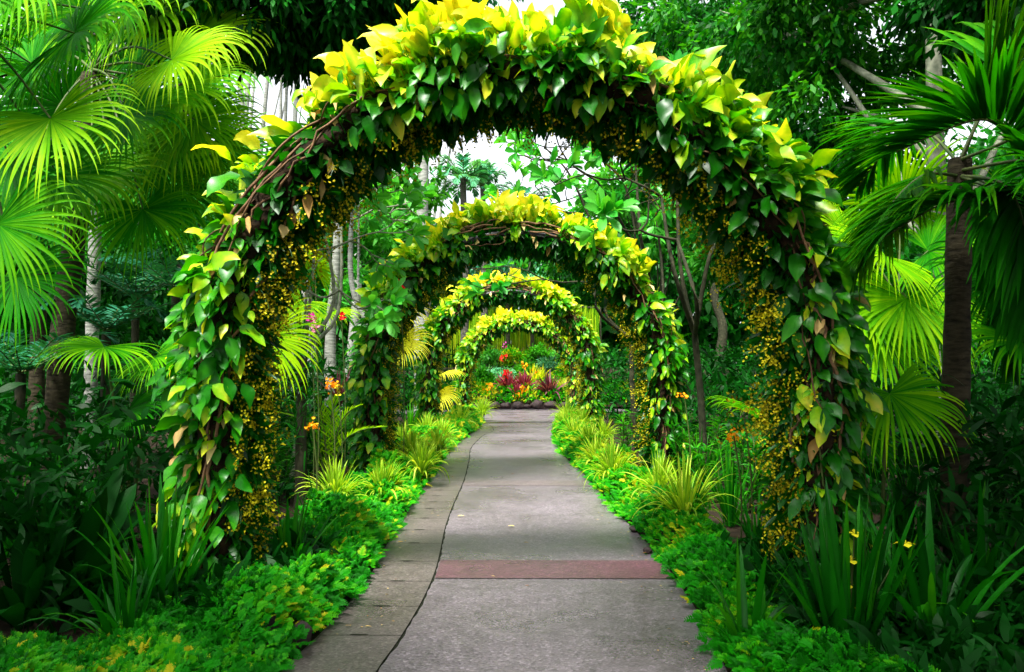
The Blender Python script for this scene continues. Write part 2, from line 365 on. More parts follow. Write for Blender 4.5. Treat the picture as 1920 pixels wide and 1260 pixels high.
def make_vine(A, lo, hi, seed, n, label, Lm=.235, gaps=(), lit_lime=0.):
    rg = rs(seed); np.random.seed(seed)
    b, _ = A.pt(0.0 if lo < .3 else 1.0)
    t = thing('climbing_vine', b[0], label, 'vine', 'vines on the arches')
    # stems
    m = MB()
    for i in range(15):
        a, c = (lo, hi-.02*rg.rand()) if lo < .3 else (lo+.02*rg.rand(), hi)
        if rg.rand() < .45: a2 = a+rg.rand()*(c-a)*.5; c2 = c-rg.rand()*(c-a)*.2; a, c = a2, c2
        s = np.linspace(a, c, 46); ph = rg.uniform(-1.2, 1.9)+np.cumsum(rg.randn(46)*.11); P, Rd, o = arch_frame(A, s, ph)
        r = .17+.05*np.sin(np.linspace(0, 9, 46)+rg.rand()*6)+.03*rg.rand()
        m_p = P+o*r[:, None]*np.array([1, 1.45, 1]); m_p[:, 2] = np.maximum(m_p[:, 2], A.g-.02)
        tube(m, m_p, rg.uniform(.006, .015), 5)
    for i in range(10):            # a few loose loops
        s0 = rg.uniform(lo, hi); s = np.linspace(s0, min(.98, s0+.04), 12); P, Rd, o = arch_frame(A, s, np.full(12, rg.uniform(.2, 1.6)))
        tube(m, P+o*(.2+.14*np.sin(np.linspace(0, PI, 12)))[:, None], .006, 5)
    m.build('stem', M['vine'], t)
    # leaves
    s = np.concatenate([rg.uniform(lo, hi, n), rg.uniform(max(lo, .33), min(hi, .67), int(n*.16))])
    for g0, g1, keep in gaps:
        s = s[~((s > g0) & (s < g1) & (rg.rand(len(s)) > keep))]
    lump = np.clip(.5+.35*np.sin(s*41+seed)+.3*np.sin(s*83+seed*2.3), 0, 1); kp = rg.rand(len(s)) < .5+.5*lump; s = s[kp]; lump = lump[kp]
    N = len(s); phi = np.clip(rg.randn(N)*.95+.45, -1.9, 2.15)
    for g0, g1, keep in gaps:
        inside = (s > g0) & (s < g1); phi[inside] = rg.uniform(-.9, .5, inside.sum())
    P, Rd, o = arch_frame(A, s, phi)
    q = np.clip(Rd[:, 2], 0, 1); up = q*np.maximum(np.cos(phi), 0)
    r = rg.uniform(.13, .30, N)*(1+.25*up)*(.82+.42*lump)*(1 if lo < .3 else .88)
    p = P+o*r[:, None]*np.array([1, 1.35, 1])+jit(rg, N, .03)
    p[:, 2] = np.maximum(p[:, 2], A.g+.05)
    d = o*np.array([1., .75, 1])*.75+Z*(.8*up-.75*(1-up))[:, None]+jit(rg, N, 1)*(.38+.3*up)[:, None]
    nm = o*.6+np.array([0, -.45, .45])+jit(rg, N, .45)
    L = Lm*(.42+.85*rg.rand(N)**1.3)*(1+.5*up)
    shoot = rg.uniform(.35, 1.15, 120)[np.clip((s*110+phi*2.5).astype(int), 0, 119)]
    tone = .12+.26*rg.rand(N)+.12*q*np.maximum(np.cos(phi), .1)+.56*up*shoot+rg.randn(N)*.08  # crest leaves' own yellow, pushed brighter to paint light from above
    tone = tone+.10*up+lit_lime*(.3+.9*rg.rand(N)); young = rg.rand(N) < (.16+.12*q+lit_lime*.5); tone = np.where(young, np.maximum(tone, rg.uniform(.62, .85, N)), tone)  # per-leg offset paints light and shade, besides random young leaves
    # no leaf hangs into the head room beyond the inner flowers
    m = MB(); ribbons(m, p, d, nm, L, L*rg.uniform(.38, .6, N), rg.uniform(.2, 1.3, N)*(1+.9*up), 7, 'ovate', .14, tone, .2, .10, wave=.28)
    # leaf stalks
    src = P+o*.1; v = p-src; ribbons(m, src+jit(rg, N, .02), v+jit(rg, N, .03), Z+jit(rg, N, .3), np.linalg.norm(v, axis=1), .010, .0, 2, 'flat', 0, tone*.8, cols=2)
    # leaves close to the hoop and inside it, toned dark for shade
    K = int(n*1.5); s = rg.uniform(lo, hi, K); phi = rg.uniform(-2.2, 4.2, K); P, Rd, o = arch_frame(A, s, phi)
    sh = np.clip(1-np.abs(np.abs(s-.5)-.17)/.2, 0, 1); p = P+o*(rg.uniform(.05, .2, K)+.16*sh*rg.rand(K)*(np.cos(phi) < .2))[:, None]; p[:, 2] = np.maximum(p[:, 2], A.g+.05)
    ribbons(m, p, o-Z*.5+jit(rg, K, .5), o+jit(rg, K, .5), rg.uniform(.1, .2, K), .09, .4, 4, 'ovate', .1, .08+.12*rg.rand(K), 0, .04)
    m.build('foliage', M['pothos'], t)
    K = max(14, n//40); s = rg.uniform(max(lo, .08), min(hi, .92), K); phi = rg.uniform(-1, 2.2, K); P, Rd, o = arch_frame(A, s, phi); p = P+o*rg.uniform(.2, .34, K)[:, None]
    m = MB(); ribbons(m, p, o*.4-Z*.8+jit(rg, K, .4), o+Z*.3+jit(rg, K, .5), Lm*rg.uniform(.5, 1, K), Lm*rg.uniform(.2, .4, K), rg.uniform(.5, 2, K), 6, 'ovate', .3, rg.uniform(0, .8, K), .2, .1, wave=.4); m.build('dry_foliage', M['fallen'], t)
    return t

def flower_pts(m, p, rg, size, tone, petals=5):
    N = len(p); ax = nrm(jit(rg, N, .7)+np.array([0, -.9, .1])); u = nrm(np.cross(ax, jit(rg, N, 1))); w = np.cross(ax, u)
    for k in range(petals):
        a = 2*PI*k/petals; d = math.cos(a)*u+math.sin(a)*w+ax*.25
        ribbons(m, p, d, ax, size*(1.25 if k == 0 else .9), size*(1.15 if k == 0 else .6), .0, 2, np.array([.3, 1, .25]), 0, tone, .15, cols=2)

def make_orchid(A, lo, hi, seed, nsp, label, thin=.0):
    rg = rs(seed); np.random.seed(seed); b, _ = A.pt(.0 if lo < .3 else 1.)
    t = thing('flowering_orchid', b[0]+np.array([.12 if lo < .3 else -.12, .1, 0]), label, 'orchid', 'yellow orchids inside the arches')
    s = rg.uniform(lo, hi, nsp); s = np.where((rg.rand(nsp) < .2) & (np.abs(s-.5) < .2), (rg.uniform(.0, .14, nsp) if lo < .3 else rg.uniform(.86, 1, nsp)), s); s = np.where((np.abs(s-.5) < .13) & (rg.rand(nsp) < thin), np.abs(rg.randn(nsp)*.12)*(1 if lo < .3 else -1)+(.04 if lo < .3 else .96), s); nsp = len(s); phi = rg.uniform(2.05, 3.75, nsp); P, Rd, o = arch_frame(A, s, phi)
    sh = np.clip(1-np.abs(np.abs(s-.5)-.2)/.25, 0, 1); r = rg.uniform(.10, .26, nsp)+.16*sh*rg.rand(nsp); p0 = P+o*r[:, None]; d0 = nrm(o*.7-Z*.5+jit(rg, nsp, .45))
    Ls = rg.uniform(.07, .2, nsp)
    ms = MB(); ribbons(ms, p0, d0, np.array([0, -1., .2])+jit(rg, nsp, .2), Ls, .003, .9, 5, 'flat', 0, .3, cols=2)  # flower-spray stems, built into the foliage mesh below
    k = 19; pts = []; tn = []
    for i in range(nsp):
        tt = rg.uniform(.1, 1.0, k); pp = p0[i]+d0[i]*(tt*Ls[i])[:, None]-Z*(tt**2*Ls[i]*.45)[:, None]+rg.randn(k, 3)*.022
        pts.append(pp); tn.append(np.full(k, rg.uniform(.05, .75)))
    pts = np.concatenate(pts); pts[:, 2] = np.maximum(pts[:, 2], A.g+.06)
    m = MB(); flower_pts(m, pts, rg, .0095, np.concatenate(tn)+rg.rand(len(pts))*.3); m.build('blossoms', M['yellow'], t)
    K = nsp*6; s = rg.uniform(lo, hi, K); phi = rg.uniform(1.5, 3.9, K); P, Rd, o = arch_frame(A, s, phi)
    p = P+o*rg.uniform(.1, .26, K)[:, None]; p[:, 2] = np.maximum(p[:, 2], A.g+.03)
    m = ms; ribbons(m, p, o*.5-Z*.5+jit(rg, K, .5), o+jit(rg, K, .4), rg.uniform(.07, .19, K), .028, .5, 4, 'lance', .1, rg.uniform(0, .55, K), .1)
    m.build('foliage', M['strap'], t)
    return t

def fan_frond(hub, axis, normal, L, seed, tone=.5, mat='fan', parent=None, root=None, nseg=50, spread=2.25, droop=1.7, wid=1.0, tvar=.25):
    rg = rs(seed); axis = nrm(np.asarray(axis, float)); normal = np.asarray(normal, float); normal = nrm(normal-axis*(normal@axis)); side = np.cross(axis, normal)
    th = np.linspace(-spread, spread, nseg)+rg.randn(nseg)*.015
    d = np.cos(th)[:, None]*axis+np.sin(th)[:, None]*side+normal*(.10*np.cos(th*1.0)**2+.05)[:, None]
    LL = L*1.12*(.72+.28*np.cos(th/2))*(1+rg.randn(nseg)*.07)
    wd = 2*L*.46*math.tan(spread/nseg)*1.08*wid
    m = MB(); ribbons(m, np.repeat(np.asarray(hub, float)[None], nseg, 0), d, np.repeat(normal[None], nseg, 0)+jit(rg, nseg, .05), LL, wd, droop*rg.uniform(.55, 1.15, nseg), 11, 'fan', .16, tone+.0+rg.randn(nseg)*.09, tvar, .10, late=2.8)
    bl = m.build('frond', M[mat], parent)
    if root is not None:
        m = MB(); r0 = np.asarray(root, float); h = np.asarray(hub, float); mid = (r0+h)/2+np.array([0, 0, .12*np.linalg.norm(h-r0)])
        tube(m, smooth_path([r0, mid, h], 10), np.linspace(.018, .008, 10), 5); m.build('petiole', M['petiole'], bl)
    return bl
def pinnate_frond(path, L, seed, tone=.5, mat='fan', parent=None, n=44, wid=.04, droop=.7, ang=.9, up=.5, kind='lance', gap=.12, tvar=.2, stalk='petiole', r=.014, name='frond'):
    rg = rs(seed); P = smooth_path(path, 40); T = nrm(np.gradient(P, axis=0))
    m2 = MB(); m = MB()
    for sg in (-1, 1):
        u = np.linspace(gap, .985, n)+rg.randn(n)*.004; i = np.clip((u*39).astype(int), 0, 39); p = P[i]; tg = T[i]
        nz_ = nrm(Z+jit(rg, 1, .02)-0*tg); sd = nrm(np.cross(tg, nz_))*sg; nn = np.cross(nrm(np.cross(tg, nz_)), tg)
        a = ang*(1.15-.75*u)[:, None]
        d = tg*np.cos(a)+sd*np.sin(a)+nn*up*np.sin(a)+jit(rg, n, .06)
        LL = L*np.sin(np.clip(u*1.02, 0, 1)*PI*.86+.3)**.7*(1+rg.randn(n)*.05)
        ribbons(m, p, d, nn+jit(rg, n, .15), LL, wid*rg.uniform(.8, 1.15, n), droop*rg.uniform(.5, 1.2, n), 7, kind, .18, tone+rg.randn(n)*.06, tvar, .06, late=1.5)
    bl = m.build(name, M[mat], parent)
    tube(m2, P, np.linspace(r, r*.3, 40), 5); m2.build('rachis', M[stalk], bl)
    return bl
def trunk(mb, pts, r0, r1, n=24, sides=12, rings=0, seed=0):
    P = smooth_path(pts, n); r = np.linspace(r0, r1, n)
    r = r*(1+.04*rs(seed).randn(n)); r[0] *= 1.2
    tube(mb, P, r, sides)
    return P

# crown of many leaf-sized faces in uneven clumps
def crown_mesh(name, clumps, seed, n, leaf, mat, parent, tone=(.1, .9), hang=.5, rows=2, wr=.45, sag=.3):
    rg = rs(seed); np.random.seed(seed); m = MB()
    vol = np.array([c[1]*c[1] for c in clumps]); cnt = (n*vol/vol.sum()).astype(int)
    for (c, r), k in zip(clumps, cnt):
        if k < 4: continue
        sub = max(3, k//70); cc = nrm(rg.randn(sub, 3))*rg.uniform(.35, 1, sub)[:, None]**.6*r*np.array([1, 1, .8])+np.asarray(c)
        tn = rg.uniform(*tone, sub); j = rg.randint(0, sub, k)
        off = rg.randn(k, 3)*np.array([.22, .22, .16])*max(.5, min(1.2, r*.55)); p = cc[j]+off
        dr = nrm(p-np.asarray(c))*.5+nrm(off)*.5-Z*hang+jit(rg, k, .45)
        ribbons(m, p, dr, Z+jit(rg, k, .55), leaf*rg.uniform(.6, 1.3, k), leaf*wr*rg.uniform(.8, 1.2, k), sag, rows, np.array([.15, 1, .7, .04]) if rows == 3 else np.array([.25, 1, .05]), .12, np.clip(tn[j]+rg.randn(k)*.15, 0, 1), 0, 0, cols=2)
    return m.build(name, M[mat], parent)
def make_tree(name, b, h, r, clumps, seed, n, leaf, label, cat='tree', group=None, mat='tree', bark='grey', lean=(0, 0), tone=(.1, .9), hang=.5, rows=2, limbs=True, sides=10, wr=.45):
    rg = rs(seed+5); b = np.asarray(b, float); t = thing(name, b, label, cat, group)
    m = MB(); tp = b+np.array([lean[0], lean[1], h]); mid = (b+tp)/2+np.array([rg.randn()*.1, rg.randn()*.1, 0])*h*.15
    P = trunk(m, [b-Z*.1, b*.7+tp*.3+np.array([rg.randn()*.03*h, 0, 0]), mid, tp], r, r*.45, 20, sides, seed=seed); m.build('trunk', M[bark], t)
    if limbs:
        for (c, cr) in clumps[:10]:
            i = int(np.clip(10+rg.randint(0, 9), 0, 19)); q = P[i]; m = MB(); c = np.asarray(c); 
            tube(m, smooth_path([q, q*.55+c*.45+Z*.15*cr, c], 9), np.linspace(r*.38, r*.08, 9), 6); m.build('limb', M[bark], t)
    crown_mesh('crown', clumps, seed, n, leaf, mat, t, tone, hang, rows, wr)
    return t

def frangipani(b, heads, seed, label, r=.075, depth=3, leafL=.3, nl=8, tone=.62, bark='greybr'):
    # limbs forking in two towards the listed heads, a rosette of leaves at every twig end
    rg = rs(seed); np.random.seed(seed); t = thing('frangipani_tree', b, label, 'frangipani', 'frangipani trees')
    b = np.asarray(b, float); mT = MB(); fork = np.mean([np.asarray(h[0]) for h in heads], 0)*.55+b*.45
    tube(mT, smooth_path([b-Z*.05, b*.5+fork*.5+np.array([rg.randn()*.08, 0, 0]), fork], 12), np.linspace(r, r*.75, 12), 9); mT.build('trunk', M[bark], t)
    mf = MB(); tips = []
    def br(m, p, d, L, rad, k):
        d = nrm(d); e = p+d*L; mid = p+d*L*.5+rg.randn(3)*L*.07
        tube(m, smooth_path([p, mid, e], 6), np.linspace(rad, rad*.8, 6), 6)
        if k == 0: tips.append((e, d)); return
        for _ in range(2 if rg.rand() < .72 else 3):
            d2 = nrm(d*.8+rg.randn(3)*np.array([.75, .75, .45])+Z*.16); br(m, e, d2, L*rg.uniform(.7, .95), rad*.74, k-1)
    for hp, dirn, Lh in heads:
        m = MB(); hp = np.asarray(hp, float); q = fork; mm = (q+hp)/2+np.array([0, 0, -.14*np.linalg.norm(hp-q)])+rg.randn(3)*.2
        tube(m, smooth_path([q, mm, hp], 9), np.linspace(r*.62, r*.36, 9), 7)
        br(m, hp, np.asarray(dirn, float), Lh, r*.34, depth); m.build('limb', M[bark], t)
    for e, d in tips:
        k = nl; u = nrm(np.cross(d, rg.randn(3))); w = np.cross(d, u); a = np.linspace(0, 2*PI*1.6, k)+rg.rand(); tilt = rg.uniform(.25, 1.15, k)
        dd = (np.cos(a)*np.sin(tilt))[:, None]*u+(np.sin(a)*np.sin(tilt))[:, None]*w+np.cos(tilt)[:, None]*d+Z*.25
        ribbons(mf, np.repeat(e[None], k, 0)-d*rg.uniform(0, .06, k)[:, None], dd, np.repeat(d[None], k, 0)+Z*.4, leafL*rg.uniform(.6, 1.15, k), leafL*.36*rg.uniform(.8, 1.1, k), .55, 5, 'obov', .12, tone+rg.randn(k)*.14+rg.randn()*.1, .1, .14)
    mf.build('foliage', M['frangi'], t)
    return t

def strap_plant(name, b, n, L, Wd, seed, label, cat, group, mat='strap', spread=.45, droop=.8, tone=.45, bw=.05, tvar=.2, fold=.14, kind='strap', az=None, tmid=.05, rows=9):
    rg = rs(seed); np.random.seed(seed); b = np.asarray(b, float); t = thing(name, b, label, cat, group)
    a = rg.uniform(0, 2*PI, n) if az is None else rg.uniform(az[0], az[1], n); sp = np.abs(rg.randn(n))*spread; rad = np.stack([np.cos(a), np.sin(a), np.zeros(n)], -1)
    d = rad*sp[:, None]+Z; p = b+rad*rg.uniform(0, bw, n)[:, None]
    m = MB(); ribbons(m, p, d, -rad+Z*.4+jit(rg, n, .3), L*rg.uniform(.5, 1.1, n), Wd*rg.uniform(.7, 1.15, n), droop*(.25+sp*1.2)*rg.uniform(.5, 1.3, n), rows, kind, fold, tone+rg.randn(n)*.16, tvar, tmid, late=1.3)
    m.build('leaves', M[mat], t); return t
def stems_plant(b, h, seed, label, group, lean=(0, 0), nl=26, mat='strap', leaf=.2, tone=.6, name='upright_orchid', cat='orchid'):
    rg = rs(seed); b = np.asarray(b, float); t = thing(name, b, label, cat, group); m = MB(); ml = MB()
    for k in range(5):
        o = np.array([rg.randn()*.09, rg.randn()*.07, 0]); hh = h*rg.uniform(.7, 1.05); tp = b+o+np.array([lean[0]+rg.randn()*.08, lean[1], hh]); P = smooth_path([b+o*.5, (b+o+tp)/2+rg.randn(3)*.02, tp], 14); tube(m, P, .008, 5)
        u = rg.uniform(.12, 1, nl); i = (u*13).astype(int); a = np.arange(nl)*2.4+rg.randn(nl)*.3; dd = np.stack([np.cos(a), np.sin(a)*.8, .75+0*a], -1)
        ribbons(ml, P[i], dd, Z+jit(rg, nl, .2), leaf*rg.uniform(.6, 1.25, nl), .027, .9, 5, 'strap', .2, tone+rg.randn(nl)*.15, .15)
    m.build('stem', M['petiole'], t); ml.build('leaves', M[mat], t); return t

# ------------------------------------------------------------------ the four arches with their vines and orchids
A1 = Arch(-.02, 5.5, 2.0, 3.5); A2 = Arch(-.04, 11.4, 2.03, 3.53); A3 = Arch(-.27, 20.4, 2.05, 3.74); A4 = Arch(-.02, 29.3, 2.02, 3.6)
which = ['nearest the viewer', 'second along the path', 'third along the path', 'farthest along the path']
adj = ['nearest', 'second', 'third', 'farthest']
bare = [None, (.415, .575), (.43, .56), None]
for k, A in enumerate((A1, A2, A3, A4)):
    make_arch(A, 10+k, which[k], bare[k])
    nL = [2500, 1800, 1350, 1000][k]
    gl = [(.27, .375, .10)] if k == 0 else ([(.42, .49, .55)] if k in (1, 2) else [])
    gr = [] if k == 0 else ([(.5, .57, .5)] if k in (1, 2) else [])
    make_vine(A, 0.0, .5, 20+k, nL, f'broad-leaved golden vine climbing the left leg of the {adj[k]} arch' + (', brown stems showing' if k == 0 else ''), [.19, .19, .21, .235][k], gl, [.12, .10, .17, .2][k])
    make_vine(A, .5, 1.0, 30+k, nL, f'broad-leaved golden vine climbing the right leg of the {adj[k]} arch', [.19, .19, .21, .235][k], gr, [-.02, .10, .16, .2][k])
    ns = [420, 290, 200, 150][k]
    make_orchid(A, .008, .5, 40+k, ns, f'yellow-flowered orchid lining the inner left side of the {adj[k]} arch', .4 if k == 0 else .8)
    make_orchid(A, .5, .992, 50+k, ns, f'yellow-flowered orchid lining the inner right side of the {adj[k]} arch', .4 if k == 0 else .8)

def sc(dx, up, tow): return np.array([dx, -tow, up], float)
# ------------------------------------------------------------------ palms on the left
def fan_palm(b, tpath, r0, r1, root, fronds, label, seed, mat='fan', bark='bark', group='fan palms', droop=1.7, cat='palm', name='fan_palm'):
    t = thing(name, b, label, cat, group)
    if tpath is not None:
        m = MB(); trunk(m, tpath, r0, r1, 26, 12, seed=seed); m.build('trunk', M[bark], t)
    for i, (px, py, Y, ax, L, tone) in enumerate(fronds):
        h = at(px, py, Y); a = sc(*ax); nm = np.array([-a[0]*.3, -.75, .55])
        fan_frond(h, a, nm, L, seed*50+i, tone, mat, t, root, droop=droop)
    return t
b = base(-150, 6.6)
fan_palm(b, [b, at(-150, 500, 6.6), at(-120, 40, 6.6)], .1, .08, at(-110, 60, 6.6), [
    (95, 222, 6.1, (.4, -.68, .35), .72, .78), (140, 62, 6.6, (.75, .15, .3), .95, .4), (-5, 420, 5.8, (.42, -.75, .15), .68, .55), (40, -30, 6.0, (.75, -.35, .4), .8, .6),
    (-40, 150, 6.4, (.6, .4, .3), .9, .45), (20, 300, 6.9, (.5, -.6, .2), .7, .3), (60, 120, 7.2, (.7, .3, .1), .9, .35), (90, -20, 6.8, (.6, .3, .2), .95, .6), (180, 20, 7.4, (.8, .1, .3), .9, .7), (-20, 60, 6.2, (.6, .1, .5), .8, .4), (30, 520, 6.4, (.5, -.7, .2), .6, .3), (110, 330, 7.4, (.6, -.6, .2), .8, .55)],
    'fan palm at the left edge, its big lit frond drooping over the shade', 3)
b = base(100, 8.5)
fan_palm(b, [b, at(120, 600, 8.5), at(150, 380, 8.5), at(172, 140, 8.5)], .13, .1, at(172, 130, 8.5), [
    (322, 112, 7.6, (.8, -.2, .35), .75, .88), (237, 215, 7.8, (.8, -.22, .3), .85, .5), (172, 335, 8.0, (.5, -.5, .4), .8, .7), (268, 392, 8.1, (.25, -.75, .3), .75, .45),
    (235, 25, 8.0, (.7, .4, .2), 1.0, .7), (365, 225, 8.4, (.7, -.4, .2), .75, .65), (60, 300, 8.2, (-.5, -.5, .3), .8, .4), (300, 300, 8.6, (.7, -.5, .2), .8, .5), (120, 200, 8.9, (-.2, .5, .2), .9, .3), (380, 60, 8.3, (.7, -.3, .2), .8, .9),
    (215, 130, 9.0, (.3, .7, .1), .95, .35), (330, 350, 8.8, (.5, -.7, .1), .75, .4), (290, 20, 8.6, (.8, .2, .2), .95, .8), (345, 160, 8.1, (.8, -.4, .3), .75, .75), (260, 90, 8.8, (.7, .2, .1), .95, .45), (400, 270, 8.9, (.5, -.7, .1), .7, .6), (150, 20, 8.8, (.1, .8, .1), .95, .5), (330, 250, 8.4, (.7, -.5, .3), .8, .75), (200, 260, 8.3, (.4, -.7, .3), .8, .6), (90, 120, 9.2, (-.5, .3, .2), .9, .4)],
    'fan palm on a leaning brown ringed trunk, fronds lit yellow-green', 4)
b = base(72, 10.5)
fan_palm(b, [b, at(72, 620, 10.5), at(84, 400, 10.5), at(95, 160, 10.5)], .1, .085, at(95, 170, 10.5), [
    (180, 230, 10, (.7, -.2, .3), 1.1, .35), (10, 260, 10, (-.6, -.3, .3), 1.1, .3), (100, 60, 10.2, (.1, .8, .2), 1.1, .35), (250, 130, 10.4, (.8, .1, .1), 1.2, .4), (60, 380, 10.2, (.2, -.8, .3), 1.0, .3), (320, 200, 11, (.6, -.4, .2), 1.1, .45), (400, 130, 11, (.6, -.2, .2), 1.0, .5)],
    'slim dark-trunked fan palm left of the leaning trunk', 5)
b = base(172, 12)
fan_palm(b, [b, at(174, 600, 12), at(180, 390, 12), at(190, 60, 12)], .1, .085, at(190, 60, 12), [
    (250, 300, 12, (.5, -.6, .2), 1.2, .4), (350, 330, 12, (.5, -.6, .2), 1.2, .35), (120, 420, 12.6, (-.3, -.7, .2), 1.1, .3), (280, 60, 12, (.6, .3, .1), 1.3, .4), (420, 300, 12.5, (.4, -.6, .2), 1.1, .45)],
    'fan palm on a straight pale grey trunk behind the leaning palm', 6, bark='pale')
b = base(250, 6.6)
fan_palm(b, None, 0, 0, b, [(195, 650, 6.3, (-.1, -.25, .75), .5, .62), (292, 668, 6.5, (.4, -.35, .6), .42, .55), (240, 770, 6.4, (.5, -.3, .5), .4, .3)], 'low fan palm with a flat round frond above the dark broad leaves', 7, group='low fan palms')
b = base(505, 6.6)
fan_palm(b, None, 0, 0, b, [(500, 630, 6.6, (.2, -.9, .05), .5, .95)], 'low fan palm with one bright frond hanging beside the nearest arch flowers', 8, 'fan', group='low fan palms')
for i, (bx, Y, fr, lab, mt) in enumerate([
    (600, 13.2, [(612, 590, 12.8, (.1, -.2, .6), .6, .95), (565, 565, 13.2, (-.3, -.3, .5), .65, .8), (590, 500, 13.6, (.1, .5, .4), .7, .9)], 'yellow-green fan palm beneath the left frangipani branches', 'fan'),
    (720, 17, [(742, 590, 17, (.3, -.3, .5), .75, 1.0), (752, 640, 17, (.2, -.5, .4), .7, 1.05), (735, 560, 17.6, (-.2, .2, .4), .8, .9)], 'pale yellow-green fan palm between the second and third arches', 'gold'),
    (822, 24, [(826, 702, 23.5, (.1, -.1, .7), .75, 1.05), (822, 735, 23.5, (.0, -.6, .5), .7, 1.0)], 'small pale fan palm between the third and farthest arches', 'gold')]):
    b = base(bx, Y); fan_palm(b, None, 0, 0, b+Z*.3, fr, lab, 60+i, mt, group='low fan palms')
# ------------------------------------------------------------------ palms on the right
b = base(1790, 5.6); t = thing('feather_palm', b, 'dark-trunked feather palm at the right, long arching fronds', 'palm', 'feather palms')
m = MB(); trunk(m, [b, at(1790, 950, 5.6), at(1795, 600, 5.6), at(1800, 300, 5.65)], .095, .08, 26, 14, seed=9); m.build('trunk', M['bark'], t)
for i, (pp, L, n, tone, up, dr) in enumerate([
    ([(1800, 300, 5.6), (1900, 255, 5.1), (1830, 225, 4.9), (1680, 285, 5.0)], .72, 40, .42, .55, .35),
    ([(1800, 320, 5.6), (1930, 300, 5.0), (1990, 330, 4.6), (2060, 420, 4.2)], .7, 34, .4, .6, .4),
    ([(1800, 330, 5.6), (1860, 360, 5.0), (1760, 385, 4.9), (1650, 450, 5.0)], .68, 38, .45, .25, .8),
    ([(1800, 330, 5.6), (1730, 330, 5.5), (1660, 400, 5.4), (1600, 520, 5.4)], .6, 36, .62, .1, 1.0),
    ([(1800, 330, 5.6), (1880, 345, 5.0), (1920, 430, 4.8), (1930, 600, 4.8)], .62, 34, .3, .15, .9),
    ([(1800, 330, 5.6), (1850, 400, 6.0), (1900, 500, 6.2), (1900, 700, 6.3)], .6, 34, .2, .15, .9),
    ([(1800, 310, 5.6), (1880, 120, 5.8), (1960, 60, 5.8), (2080, 60, 5.8)], .8, 34, .55, .4, .5),
    ([(1800, 310, 5.6), (1740, 250, 6.3), (1680, 260, 6.9), (1610, 350, 7.4)], .7, 34, .4, .3, .7),
    ([(1800, 320, 5.6), (1930, 400, 5.9), (2010, 520, 6), (2050, 700, 6)], .55, 30, .2, .1, 1.0), ([(1800, 300, 5.6), (1850, 200, 5.6), (1900, 170, 5.5), (1990, 200, 5.4)], .8, 34, .6, .7, .3)]):
    pinnate_frond([at(*q) for q in pp], L*1.18, 100+i, tone-.08, 'fan', t, int(n*1.5), .044, dr*1.2, .95, up, 'lance', .3, .3)
b = base(1690, 9.3)
fan_palm(b, [b, at(1685, 560, 9.3)], .07, .06, at(1685, 560, 9.3), [
    (1660, 480, 9, (-.4, -.2, .5), .9, .8), (1610, 560, 8.9, (-.4, -.5, .4), .85, .7), (1700, 560, 8.8, (-.1, -.7, .4), .9, .7), (1740, 470, 9.3, (.4, .1, .4), .8, .5), (1650, 620, 8.8, (-.3, -.7, .3), .85, .6), (1590, 450, 9.5, (-.5, .2, .3), .9, .75), (1760, 590, 9, (.3, -.7, .3), .7, .5), (1690, 390, 9.6, (0, .5, .3), 1., .7)],
    'bright yellow-green fan palm behind the right leg of the nearest arch', 10)
b = base(1640, 5.7)
fan_palm(b, None, 0, 0, b, [(1668, 738, 5.5, (.12, -.6, .5), .55, .6), (1600, 800, 5.9, (-.3, -.3, .5), .5, .35), (1430, 790, 7.2, (-.2, .1, .7), .55, .5)], 'low fan palm with long split frond drooping right of the nearest arch', 11, group='low fan palms')
b = base(1960, 6.8)
fan_palm(b, None, 0, 0, b+Z*1.2, [(1915, 640, 6.3, (-.3, -.35, .5), .65, .45), (1890, 520, 6.7, (-.2, -.6, .4), .75, .2), (1880, 470, 7.2, (-.4, .2, .4), .8, .2)], 'fan palm at the right edge beyond the dark palm trunk', 12)

# ------------------------------------------------------------------ frangipani trees
b = base(545, 10.2)
frangipani(b, [(at(575, 545, 9.8), sc(1, .0, .1), .42), (at(590, 470, 9.9), sc(.9, .25, 0), .45), (at(555, 420, 10), sc(.5, .7, .1), .45), (at(600, 400, 10.4), sc(.8, .4, 0), .5), (at(640, 420, 11), sc(.8, .4, -.1), .5)], 70, 'frangipani tree with bare grey limbs between the left legs of the first two arches', .05, 3, .25, 7, .8)
b = base(1195, 14.2)
frangipani(b, [(at(1140, 540, 14), sc(-.9, .1, .1), .8), (at(1130, 480, 13.6), sc(-1, .15, .1), .8), (at(1190, 430, 14), sc(-.3, 1, .1), .6), (at(1230, 400, 14), sc(.5, .8, 0), .6)], 71, 'frangipani tree leaning over the path behind the second arch', .055, 3, .3, 7, bark='mossy')
b = base(1318, 9.6)
frangipani(b, [(at(1240, 370, 9.4), sc(-.8, .4, .1), .5), (at(1270, 300, 9.9), sc(-.6, .6, .1), .45), (at(1270, 450, 9.0), sc(-.9, .2, .2), .45), (at(1370, 430, 9.6), sc(.3, .8, 0), .4)], 72, 'frangipani tree with a mossy trunk right of the second arch', .05, 3, .29, 8, bark='mossy')
b = base(1330, 17)
frangipani(b, [(at(1120, 340, 16), sc(-.7, .5, 0), .75), (at(1190, 280, 17.5), sc(-.4, .8, 0), .7), (at(1170, 340, 15.5), sc(-.6, .5, .1), .7), (at(1080, 350, 17), sc(-.5, .8, 0), .6), (at(1090, 400, 18), sc(-.9, .2, 0), .7)], 73, 'tall frangipani tree whose crown shows against the white sky', .07, 3, .36, 8, bark='mossy')

